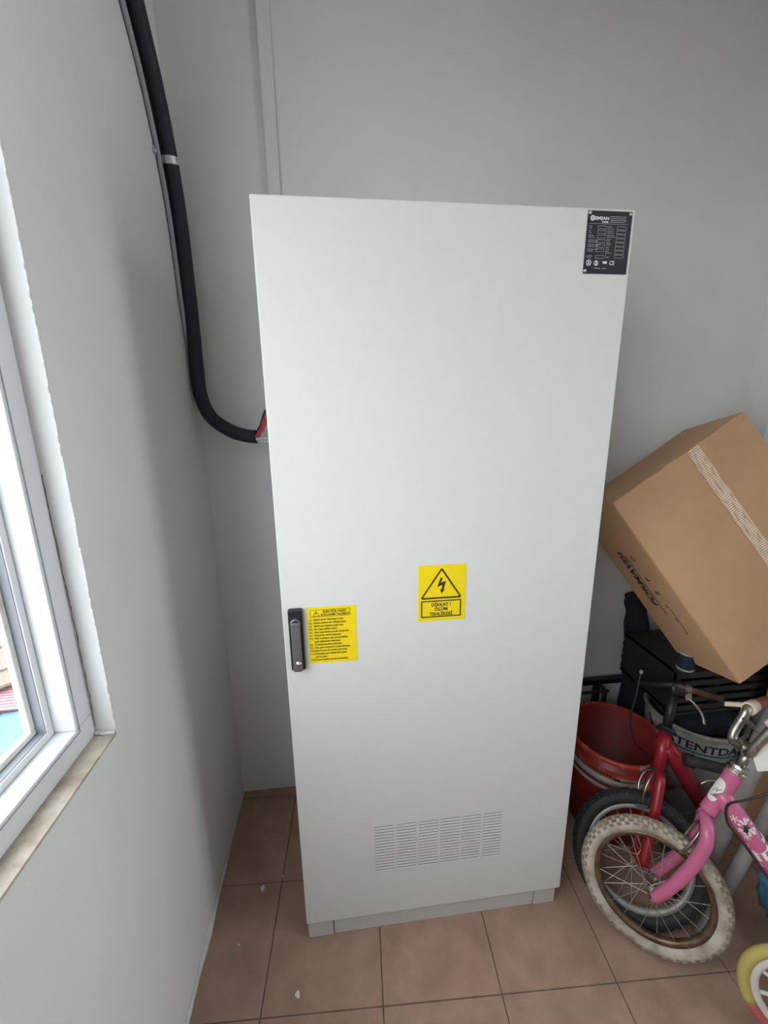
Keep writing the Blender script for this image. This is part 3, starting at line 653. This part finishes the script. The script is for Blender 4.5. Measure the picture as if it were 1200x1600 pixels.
cr = empty('plastic_crate', (1.485, 0.31, 0.42)); tag(cr, 'black slatted plastic crate on the white bucket under the box', 'crate')
cx0, cx1, cy0, cy1 = 1.270, 1.715, 0.158, 0.430
for k in range(5):
    z = 0.560 + k * 0.032
    MB().box((cx0, cy0, z), (cx1, cy0 + 0.008, z + 0.020)).build('slat', 'blackm', cr, bevel=0.002)
    MB().box((cx0, cy1 - 0.008, z), (cx1, cy1, z + 0.020)).build('slat', 'blackm', cr)
for x in (cx0, cx0 + 0.15, cx0 + 0.30, cx1 - 0.02):
    MB().box((x, cy0 + 0.008, 0.545), (x + 0.02, cy0 + 0.018, 0.712)).build('rib', 'blackm', cr)
for x in (cx0, cx1 - 0.008): MB().box((x, cy0 + 0.01, 0.545), (x + 0.008, cy1 - 0.01, 0.712)).build('end_panel', 'blackm', cr)
MB().box((cx0, cy0, 0.545), (cx1, cy1, 0.555)).build('base', 'blackm', cr)
MB().box((cx0 - 0.003, cy0 - 0.004, 0.706), (cx1 + 0.003, cy0 + 0.02, 0.714)).build('rim', 'blackm', cr)
MB().box((cx0, cy0 + 0.02, 0.700), (cx1, cy1, 0.7125)).build('lid', 'blackm', cr)
def lumpy(d): return 1 + 0.10 * math.sin(5 * d.x + 3 * d.z) + 0.08 * math.sin(9 * d.y - 4 * d.z) + 0.05 * math.sin(14 * d.z + 6 * d.x)
m = MB().sphere((1.545, 0.335, 0.43), 1, 26, 18, (0.140, 0.140, 0.115), fn=lumpy); tag(m.build('cloth_bundle', 'fabric'), 'dark navy cloth bundle stuffed into the white bucket', 'cloth')
# tall black bag leaning in the corner under the box
m = MB(); pts = smooth_path([(1.395, 0.475, 0.0), (1.392, 0.480, 0.25), (1.385, 0.485, 0.50), (1.372, 0.490, 0.68), (1.358, 0.495, 0.80), (1.352, 0.497, 0.835)], 5)
m.tube(pts, [0.055 - 0.018 * (i / (len(pts) - 1)) + 0.004 * math.sin(i * 1.3) for i in range(len(pts))], 18)
bag = m.build('carry_bag', 'fabric'); tag(bag, 'tall black fabric carry bag standing behind the red bucket', 'bag')
m = MB().tube(smooth_path([(1.345, 0.455, 0.72), (1.325, 0.440, 0.66), (1.322, 0.440, 0.58), (1.345, 0.445, 0.52)], 6), 0.006, 8); m.build('strap', 'fabric', bag)
# thread spool
sp = empty('cord_spool', (1.309, 0.180, 0.7145)); tag(sp, 'small spool of dark blue cord on the black crate', 'spool')
c = V((1.309, 0.180, 0.7145))
MB().lathe([(0, 0.062), (0.007, 0.062), (0.007, 0.064), (0.026, 0.064), (0.026, 0.058), (0.010, 0.058)], c, (0, 0, 1), 28, smooth=False).build('flange', 'whitep', sp)
MB().lathe([(0.0, 0.0), (0.026, 0.0), (0.026, 0.005), (0.010, 0.006)], c, (0, 0, 1), 28, smooth=False).build('flange', 'whitep', sp)
MB().lathe([(0.012, 0.006)] + [(0.024 + (0.0012 if k % 2 else 0), 0.006 + k * 0.0021) for k in range(25)] + [(0.012, 0.058)], c, (0, 0, 1), 28).build('wound_cord', 'navy', sp)
m = MB().sphere((1.255, 0.27, 0.60), 1, 20, 14, (0.05, 0.06, 0.09), fn=lumpy)
# grey board box on the floor
gb = MB().box((1.285, 0.075, 0.0), (1.430, 0.168, 0.215)).build('board_block', 'greycard', bevel=0.004); tag(gb, 'dark grey block standing on the floor behind the pipes', 'block')
cs = MB().box((1.600, 0.118, 0.0), (1.765, 0.140, 0.735)).build('cardboard_sheet', 'card', bevel=0.002); tag(cs, 'upright brown cardboard sheet against the right wall', 'cardboard')

# ================================================================== GREY PIPES
def pipe(a, b, r, label, cap=None):
    a, b = V(a), V(b); d = (b - a).normalized(); e = empty('plastic_pipe', a); tag(e, label, 'pipe', 'grey pipes leaning in the corner')
    L = (b - a).length
    MB().lathe([(r, 0), (r, L), (r * 0.85, L), (r * 0.85, 0)], a, d, 24, close=True).build('tube', 'greypipe', e)
    if cap: MB().lathe([(0, -0.004), (r * 1.12, -0.004), (r * 1.15, 0.0), (r * 1.15, cap), (r, cap)], a, d, 24, smooth=False).build('end_cap', 'black', e)
    return e
pipe((1.205, -0.064, 0.034), (1.640, 0.090, 0.780), 0.030, 'thick dusty grey pipe with black end cap behind the pink bicycle', 0.06)
pipe((1.200, -0.132, 0.008), (1.645, 0.018, 0.560), 0.0195, 'thinner pale grey pipe resting on the floor behind the white tyre')

# ================================================================== BICYCLES
def frame3(a, l):
    h = V((math.cos(a), math.sin(a), 0)); n0 = V((-math.sin(a), math.cos(a), 0)); z = V((0, 0, 1))
    return h, z * math.cos(l) + n0 * math.sin(l), n0 * math.cos(l) - z * math.sin(l)
def bike_wheel(root, name, c, h, u, n, R, r, rim_in, mt, knobs=True, nsp=20, ph=0.0):
    def W(a, rad, nn): return c + (h * math.cos(a) + u * math.sin(a)) * rad + n * nn
    def ring(prof, N=72, mi=0, close=True, mb=None):
        mb = mb or MB(); k = len(prof); vs = []
        for i in range(N):
            a = 2 * math.pi * i / N
            vs += [W(a, R + p_[0], p_[1]) for p_ in prof]
        fs = [(i * k + j, i * k + (j + 1) % k, ((i + 1) % N) * k + (j + 1) % k, ((i + 1) % N) * k + j) for i in range(N) for j in range(k if close else k - 1)]
        return mb.add(vs, [f[::-1] for f in fs], True, mi)
    bi = R - r + 0.004; hw = r * 0.62
    rim = ring([(bi - R, -hw), (bi - R, hw), (rim_in - R + 0.004, hw * 0.8), (rim_in - R, hw * 0.45), (rim_in - R, -hw * 0.45), (rim_in - R + 0.004, -hw * 0.8)]).build(name, mt['rim'], root)
    ring([(r * math.cos(2 * math.pi * j / 18), r * 1.02 * math.sin(2 * math.pi * j / 18)) for j in range(18)]).build('tyre', mt['tyre'], rim)
    if knobs:
        mb = MB()
        for row, (ph_, wd) in enumerate(((-66, .9), (-40, 1), (-13, 1.0), (13, 1.0), (40, 1), (66, .9))):
            N = 46
            for i in range(N):
                a = 2 * math.pi * (i + 0.5 * (row % 2)) / N; da = 2 * math.pi / N * 0.33 * wd; p0 = math.radians(ph_); dp = 0.20
                vs = []
                for hgt, sc in ((-0.001, 1.0), (0.0024, 0.8)):
                    for sa_, sp_ in ((-1, -1), (1, -1), (1, 1), (-1, 1)):
                        pp_ = p0 + sp_ * dp * sc; rr_ = r + hgt; vs.append(W(a + sa_ * da * sc, R + rr_ * math.cos(pp_), rr_ * math.sin(pp_)))
                mb.add(vs, [(4, 5, 6, 7), (0, 1, 5, 4), (1, 2, 6, 5), (2, 3, 7, 6), (3, 0, 4, 7)])
        k_ = mb.build('tread', mt['knob'], rim); k_['kind'] = 'stuff'
    MB().lathe([(0, -0.046), (0.006, -0.046), (0.007, -0.030), (0.016, -0.028), (0.016, -0.022), (0.011, -0.018), (0.011, 0.018), (0.016, 0.022), (0.016, 0.028), (0.007, 0.030), (0.006, 0.046), (0, 0.046)], c, n, 18).build('hub', mt['hub'], rim)
    for k in range(nsp):
        a = ph + 2 * math.pi * k / nsp; sd = 1 if k % 2 else -1; off = (1 if (k // 2) % 2 else -1) * 1.05
        MB().tube([W(a + off, 0.0145, sd * 0.024), W(a, rim_in + 0.002, sd * 0.003)], 0.0011, 6, caps=False).build('spoke', 'spoke', rim)
    return rim
# ---- pink bicycle
h, u, n = frame3(-0.6847, 0.2524); c = V((1.0412, -0.0967, 0.1859))
def W(a, b, d=0.0): return c + h * a + u * b + n * d
pb = empty('childs_bicycle', (1.0412, -0.0967, 0.0)); tag(pb, 'pink childrens bicycle with a dirty cream front tyre', 'bicycle')
fw_ = bike_wheel(pb, 'front_wheel', c, h, u, n, 0.1705, 0.0205, 0.139, dict(rim='rust', tyre='tyrecream', knob='knob', hub='dullmetal'), ph=0.2)
rw_ = bike_wheel(pb, 'rear_wheel', W(0.73, 0), h, u, n, 0.1705, 0.0205, 0.139, dict(rim='rust', tyre='tyrecream', knob='knob', hub='dullmetal'), knobs=False)
# fork: crown and two curved legs
fk = MB()
for sd in (-1, 1):
    fk.tube(smooth_path([W(0.097, 0.268, 0.0), W(0.100, 0.262, sd * 0.022), W(0.101, 0.245, sd * 0.042), W(0.099, 0.210, sd * 0.050), W(0.081, 0.150, sd * 0.050), W(0.052, 0.082, sd * 0.050), W(0.020, 0.026, sd * 0.050), W(0.004, 0.002, sd * 0.049)], 5), [0.0165] * 26 + [0.0155] * 5 + [0.0145] * 5, 16)
fk = fk.build('fork', 'pink', pb)
fk.data.materials.append(M['pink'])
m = MB(); m.lathe([(0.0205, 0), (0.0205, 0.004)], W(0.096, 0.262), (h * 0.325 + u * 0.946), 20); m.build('crown_ring', 'dullmetal', pb)
for sd in (-1, 1): MB().lathe([(0, 0.010), (0.007, 0.010), (0.009, 0.004), (0.009, 0)], W(0, 0, sd * 0.052), n * sd, 6, smooth=False).build('axle_nut', 'dullmetal', pb)
ht = MB().tube([W(0.1035, 0.283), W(0.1060, 0.290), W(0.1475, 0.412), W(0.1500, 0.419)], [0.0225, 0.0215, 0.0215, 0.0225], 24).build('head_tube', 'pink', pb)
sdir = (h * 0.325 + u * 0.946).normalized()
MB().lathe([(0.016, -0.002), (0.0265, -0.002), (0.0265, 0.004), (0.0215, 0.006), (0.0225, 0.012), (0.024, 0.013), (0.022, 0.020), (0.012, 0.021)], W(0.151, 0.421), sdir, 24, smooth=False).build('headset', 'chrome', pb)
DT0, DT1 = W(0.118, 0.352), W(0.450, -0.028)
dt = MB().tube([DT0, DT0.lerp(DT1, 0.05), DT1], [0.025, 0.0265, 0.026], 26).build('down_tube', 'pink', pb)
MB().tube([W(0.440, -0.03), W(0.545, 0.34)], 0.015, 16).build('seat_tube', 'pink', pb)
for sd in (-1, 1):
    MB().tube([W(0.46, -0.02, sd * 0.03), W(0.73, 0.0, sd * 0.055)], 0.009, 12).build('chain_stay', 'pink', pb)
    MB().tube([W(0.520, 0.24, sd * 0.02), W(0.73, 0.0, sd * 0.055)], 0.008, 12).build('seat_stay', 'pink', pb)
MB().tube([W(0.54, 0.33), W(0.565, 0.41)], 0.011, 14).build('seat_post', 'dullmetal', pb)
sd_ = MB(); sd_.sphere(W(0.585, 0.425), 1, 20, 12, (0.10, 0.075, 0.03)); sd_.build('saddle', 'black', pb)
m = MB(); m.lathe([(0.0, -0.004), (0.055, -0.004), (0.058, 0), (0.055, 0.004), (0, 0.004)], W(0.45, -0.028, 0.045), n, 36, smooth=False); cw = m.build('chainring', 'dullmetal', pb)
for sd in (-1, 1):
    MB().tube([W(0.45, -0.028, sd * 0.03), W(0.45, -0.028, sd * 0.06), W(0.45 - 0.07 * sd, -0.028 - 0.05 * sd, sd * 0.065)], 0.007, 10).build('crank', 'dullmetal', pb)
    q = W(0.45 - 0.07 * sd, -0.028 - 0.05 * sd, sd * 0.11); MB().obox(q - h * 0.03 - n * 0.035 - u * 0.008, h * 0.06, n * 0.07, u * 0.016).build('pedal', 'black', pb, bevel=0.003)
# stem, handlebar
MB().tube([W(0.155, 0.432), W(0.172, 0.485)], 0.0115, 18).build('stem', 'dullmetal', pb)
MB().obox(W(0.150, 0.475, -0.022), h * 0.038, u * 0.030, n * 0.044).build('stem_clamp', 'dullmetal', pb, bevel=0.006, bseg=3)
bar = MB()
bar.tube(smooth_path([W(0.163, 0.487, 0.0), W(0.152, 0.487, 0.020), W(0.141, 0.489, 0.036), W(0.144, 0.515, 0.046), W(0.160, 0.562, 0.050), W(0.166, 0.580, 0.056), W(0.180, 0.585, 0.085), W(0.235, 0.578, 0.205)], 6), 0.0115, 16)
bar.tube(smooth_path([W(0.163, 0.487, 0.0), W(0.164, 0.487, -0.018), W(0.167, 0.495, -0.034), W(0.175, 0.525, -0.044), W(0.190, 0.562, -0.050), W(0.198, 0.580, -0.056), W(0.212, 0.586, -0.085), W(0.268, 0.578, -0.205)], 6), 0.0115, 16)
bar = bar.build('handlebar', 'dullmetal', pb)
MB().tube([W(0.158, 0.556, 0.049), W(0.188, 0.556, -0.049)], 0.0065, 12).build('cross_bar', 'dullmetal', pb)
g0, g1 = W(0.190, 0.584, 0.105), W(0.240, 0.577, 0.215)
MB().tube([g0, g0.lerp(g1, 0.1), g1], [0.0165, 0.0150, 0.0150], 16).build('grip', 'redgrip', pb)
g0, g1 = W(0.222, 0.585, -0.105), W(0.272, 0.577, -0.215)
MB().tube([g0, g0.lerp(g1, 0.1), g1], [0.0165, 0.0150, 0.0150], 16).build('grip', 'palepink', pb)
lv = MB(); a0, a1 = W(0.170, 0.582, 0.062), W(0.192, 0.584, 0.108)
lv.tube([a0, a1], [0.0185, 0.0165], 18); lv.obox(W(0.120, 0.566, 0.075), h * 0.055 + u * 0.016, u * 0.012, n * 0.012)
lv.build('brake_mount', 'cream', pb, bevel=0.002, label='cream plastic brake mount')
lv2 = MB(); lv2.tube([W(0.203, 0.582, -0.064), W(0.213, 0.586, -0.088)], [0.0185, 0.0175], 18); lv2.obox(W(0.186, 0.586, -0.080), h * 0.028 + u * 0.030, u * 0.014 - h * 0.012, n * 0.012); lv2.obox(W(0.195, 0.545, -0.085), h * 0.016, u * 0.030, n * 0.012)
lv2.build('lever_mount', 'palepink', pb, bevel=0.003, label='pale pink plastic lever mount')
pl_ = MB().obox(W(0.185, 0.452, -0.035), h * 0.075 + u * 0.040, u * 0.062 - h * 0.022, n * 0.003).build('number_plate', 'white', pb, bevel=0.001, label='white plastic plate')
# brake caliper over the tyre
m = MB()
for sd in (-1, 1):
    m.tube(smooth_path([W(0.092, 0.236, sd * 0.004), W(0.086, 0.225, sd * 0.026), W(0.070, 0.186, sd * 0.032), W(0.058, 0.152, sd * 0.022)], 5), 0.0045, 8)
    m.obox(W(0.050, 0.142, sd * 0.018 - 0.004), h * 0.030 + u * 0.006, u * 0.009, n * 0.008)
m.build('brake_caliper', 'dullmetal', pb)
MB().tube(smooth_path([W(0.255, 0.470, -0.01), W(0.215, 0.415, -0.040), W(0.170, 0.370, -0.040), W(0.137, 0.335, -0.032), W(0.140, 0.290, -0.030), W(0.165, 0.262, -0.030), W(0.20, 0.225, -0.029), W(0.28, 0.135, -0.029)], 8), 0.003, 8).build('brake_cable', 'blackwire', pb)
# decals wrapped on the tubes
def wrap(mb, vs, fs, p0, ax, face, r, flip=1):
    ax = ax.normalized(); f = (face - ax * face.dot(ax)).normalized(); s_ = ax.cross(f) * flip
    mb.add([p0 + ax * a + (f * math.cos(b / r) + s_ * math.sin(b / r)) * r for a, b in vs], fs)
def grid_disc(ra, rb, n=20, k=4):
    vs = [(0, 0)]; fs = []
    for i in range(1, k + 1):
        for j in range(n): t_ = 2 * math.pi * j / n; vs.append((ra * i / k * math.copysign(abs(math.cos(t_)) ** 0.7, math.cos(t_)), rb * i / k * math.copysign(abs(math.sin(t_)) ** 0.7, math.sin(t_))))
    for j in range(n): fs.append((0, 1 + j, 1 + (j + 1) % n))
    for i in range(k - 1):
        for j in range(n): a_ = 1 + i * n; fs.append((a_ + j, a_ + n + j, a_ + n + (j + 1) % n, a_ + (j + 1) % n))
    return vs, fs
toc = (camo.matrix_world.translation - W(0.12, 0.35)).normalized()
hx_ = (toc - h * 0.85).normalized()
m = MB(); vs, fs = grid_disc(0.036, 0.0155); wrap(m, vs, fs, W(0.1035, 0.283).lerp(W(0.15, 0.419), 0.50), sdir, hx_, 0.0221); m.build('head_badge', 'white', pb, label='white oval head badge')
m = MB()
for k in range(7):
    a = random.uniform(-0.020, 0.004); b = random.uniform(-0.008, 0.008); q = random.uniform(0.004, 0.008)
    wrap(m, [(a, b), (a + q, b + 0.003), (a + q + 0.0012, b + 0.0022), (a + 0.001, b - 0.001)], [(0, 1, 2, 3)], W(0.1035, 0.283).lerp(W(0.15, 0.419), 0.50), sdir, hx_, 0.0224)
m.build('badge_print', 'ink', pb)
ddir = (DT1 - DT0).normalized(); fdir = (camo.matrix_world.translation - DT0).normalized()
def star(x, y, r, arms=6, wd=0.16):
    vs = []; fs = []
    for k in range(arms):
        t_ = math.pi * 2 * k / arms + 0.3; dx, dy = math.cos(t_), math.sin(t_); b = len(vs)
        vs += [(x - dy * r * wd * .5, y + dx * r * wd * .5), (x + dx * r - dy * r * wd, y + dy * r + dx * r * wd), (x + dx * r * 1.1, y + dy * r * 1.1), (x + dx * r + dy * r * wd, y + dy * r - dx * r * wd), (x + dy * r * wd * .5, y - dx * r * wd * .5)]
        fs.append((b, b + 1, b + 2, b + 3, b + 4))
    return vs, fs
m = MB()
for x, y, r_, ar in ((0.062, 0.010, 0.010, 6), (0.088, -0.006, 0.020, 10), (0.092, 0.014, 0.008, 6), (0.074, -0.014, 0.006, 6), (0.108, 0.010, 0.008, 6), (0.104, -0.018, 0.006, 6)):
    vs, fs = star(x, y, r_, ar); wrap(m, vs, fs, DT0, ddir, fdir, 0.0272)
m.build('snowflake_decal', 'white', pb, label='white snowflake decals')
m = MB()
for x, y, r_ in ((0.088, -0.004, 0.007), (0.094, 0.003, 0.006)):
    vs, fs = star(x, y, r_, 5, 0.4); wrap(m, vs, fs, DT0, ddir, fdir, 0.0275)
m.build('flower_centre', 'ink', pb)
m = MB(); vs, fs = text_mesh('JENNY', 0.062, 'LEFT', 0.002)
wrap(m, [(a + 0.122, b - 0.022) for a, b in vs], fs, DT0, ddir, fdir, 0.0273); m.build('lettering', 'white', pb, label='white lettering on the down tube')

# ---- red bicycle
h, u, n = frame3(-0.436, 0.463); c = V((1.0655, -0.0086, 0.1753))
rbk = empty('childs_bicycle', (1.0655, -0.0086, 0.0)); tag(rbk, 'small red bicycle with black front tyre behind the pink bicycle', 'bicycle')
bike_wheel(rbk, 'front_wheel', c, h, u, n, 0.1710, 0.0222, 0.138, dict(rim='greyrim', tyre='black', knob='black', hub='redpaint'), ph=0.5)
m = MB()
for sd in (-1, 1): m.tube(smooth_path([W(0.056, 0.262, 0.0), W(0.055, 0.256, sd * 0.030), W(0.050, 0.235, sd * 0.044), W(0.030, 0.130, sd * 0.046), W(0.002, 0.0, sd * 0.047)], 5), 0.0145, 16)
m.build('fork', 'redpaint', rbk)
MB().lathe([(0.019, 0), (0.0215, 0.001), (0.0215, 0.009), (0.019, 0.010)], W(0.0565, 0.264), h * 0.22 + u * 0.975, 20).build('crown_ring', 'black', rbk)
MB().tube([W(0.059, 0.274), W(0.082, 0.390)], 0.0185, 20).build('head_tube', 'redpaint', rbk)
MB().lathe([(0.012, -0.002), (0.030, -0.002), (0.032, 0.003), (0.026, 0.008), (0.022, 0.016), (0.013, 0.017)], W(0.0825, 0.392), h * 0.22 + u * 0.975, 20, smooth=False).build('headset', 'blackm', rbk)
MB().tube([W(0.084, 0.405), W(0.108, 0.520)], 0.0145, 16).build('stem', 'blackm', rbk)
MB().lathe([(0, -0.022), (0.020, -0.022), (0.022, -0.016), (0.022, 0.016), (0.020, 0.022), (0, 0.022)], W(0.114, 0.534, -0.012), h, 16, smooth=False).build('stem_clamp', 'blackm', rbk)
B0, B1 = W(0.130, 0.542, -0.022), W(0.236, 0.527, -0.022)
MB().lathe([(0.0112, -0.02), (0.0112, (B1 - B0).length), (0.0090, (B1 - B0).length), (0.0090, (B1 - B0).length - 0.03), (0, (B1 - B0).length - 0.03)], B0, B1 - B0, 18).build('handlebar', 'rust', rbk)
MB().tube(smooth_path([B0, W(0.095, 0.545, -0.015), W(0.050, 0.530, 0.03), W(0.020, 0.520, 0.09)], 6), 0.0112, 14).build('handlebar', 'blackm', rbk)
m = MB(); m.lathe([(0.0115, -0.008), (0.0155, -0.008), (0.0155, 0.008), (0.0115, 0.008)], W(0.138, 0.541, -0.022), B1 - B0, 16, smooth=False, close=True)
m.obox(W(0.130, 0.505, -0.030), h * 0.018, u * 0.028, n * 0.012)
m.tube(smooth_path([W(0.140, 0.512, -0.026), W(0.160, 0.492, -0.03), W(0.176, 0.465, -0.03), W(0.180, 0.440, -0.03)], 5), 0.0045, 8)
m.build('brake_lever', 'dullmetal', rbk)
MB().tube([W(0.074, 0.352), W(0.125, 0.300, 0.045), W(0.250, 0.130, 0.165)], [0.027, 0.029, 0.027], 20).build('down_tube', 'redpaint', rbk)
MB().tube(smooth_path([(1.150, 0.185, 0.706), (1.128, 0.165, 0.640), (1.106, 0.150, 0.555), (1.128, 0.138, 0.470), (1.180, 0.118, 0.415), (1.205, 0.070, 0.40)], 8), 0.0025, 8).build('brake_cable', 'blackwire', rbk)
MB().lathe([(0.003, -0.002), (0.0065, -0.002), (0.0065, 0.002), (0.003, 0.002)], (1.1515, 0.186, 0.710), (0.2, -1, 0.3), 14, smooth=False, close=True).build('cable_end', 'chrome', rbk)
m = MB()
for sd in (-1, 1):
    m.tube(smooth_path([W(0.050, 0.262, sd * 0.004), W(0.030, 0.250, sd * 0.028), W(0.012, 0.212, sd * 0.034), W(0.006, 0.170, sd * 0.026)], 5), 0.0045, 8)
    m.obox(W(-0.012, 0.150, sd * 0.020 - 0.004), h * 0.034, u * 0.010, n * 0.009)
m.build('brake_caliper', 'dullmetal', rbk)

# ---- loose handlebar grip with lever
lg = empty('handlebar_grip', (1.26, 0.02, 0.45)); tag(lg, 'black ribbed rubber grip with a metal brake lever beside the white bucket', 'grip')
a, b = V((1.219, 0.040, 0.4866)), V((1.3095, -0.002, 0.4804)); d = b - a
pts = [a.lerp(b, t_ / 24) for t_ in range(25)]
MB().tube(pts, [0.0215 if (i % 2 == 0 and i < 8) else (0.0175 if i < 8 else 0.0165) for i in range(25)], 18).build('rubber', 'black', lg)
MB().tube([b, b + d.normalized() * 0.035], 0.011, 14).build('bar', 'dullmetal', lg)
m = MB(); m.tube(smooth_path([b + V((0.01, 0, -0.012)), b + V((-0.004, -0.012, -0.032)), b + V((-0.04, -0.006, -0.034)), b + V((-0.062, 0.0, -0.050))], 6), 0.0042, 8); m.lathe([(0.0115, -0.009), (0.018, -0.009), (0.017, 0.009), (0.0115, 0.009)], b + d.normalized() * 0.016, d, 16, smooth=False, close=True)
m.build('brake_lever', 'dullmetal', lg)

# ================================================================== TOY WHEEL AND BLUE BAG AT THE RIGHT EDGE
h, u, n = frame3(-0.72, 0.2524); c = V((1.252, -0.350, 0.126))
tw = empty('toy_wheel', (1.252, -0.350, 0)); tag(tw, 'small toy wheel with yellow and red tyre leaning on the pink bicycle', 'wheel')
def arc_ring(a0, a1, R, r, N, k=12):
    pts = [c + (h * math.cos(a0 + (a1 - a0) * i / N) + u * math.sin(a0 + (a1 - a0) * i / N)) * R for i in range(N + 1)]
    return MB().tube(pts, r, k)
for k in range(4):
    arc_ring(math.radians(215 + 90 * k), math.radians(305 + 90 * k), 0.112, 0.0140, 18).build('tyre_segment', 'rtyre' if k % 2 == 0 else 'ytyre', tw)
arc_ring(0, 2 * math.pi, 0.091, 0.010, 48).build('rim', 'wtoy', tw)
MB().lathe([(0, -0.02), (0.03, -0.018), (0.034, 0), (0.03, 0.018), (0, 0.02)], c, n, 24).build('hub', 'wtoy', tw)
for k in range(9):
    t_ = 2 * math.pi * k / 9; d = h * math.cos(t_) + u * math.sin(t_); MB().tube([c + d * 0.03, c + d * 0.085], 0.005, 10).build('spoke', 'wtoy', tw)
def bagf(d): return 1 + 0.10 * math.sin(7 * d.x + 5 * d.z) + 0.07 * math.sin(13 * d.y + 3 * d.z) + 0.05 * math.sin(17 * d.z)
tag(MB().sphere((1.452, -0.165, 0.165), 1, 30, 22, (0.072, 0.078, 0.160), fn=bagf).build('plastic_bag', 'bluebag'), 'crumpled light blue plastic bag on the floor at the right edge', 'bag')
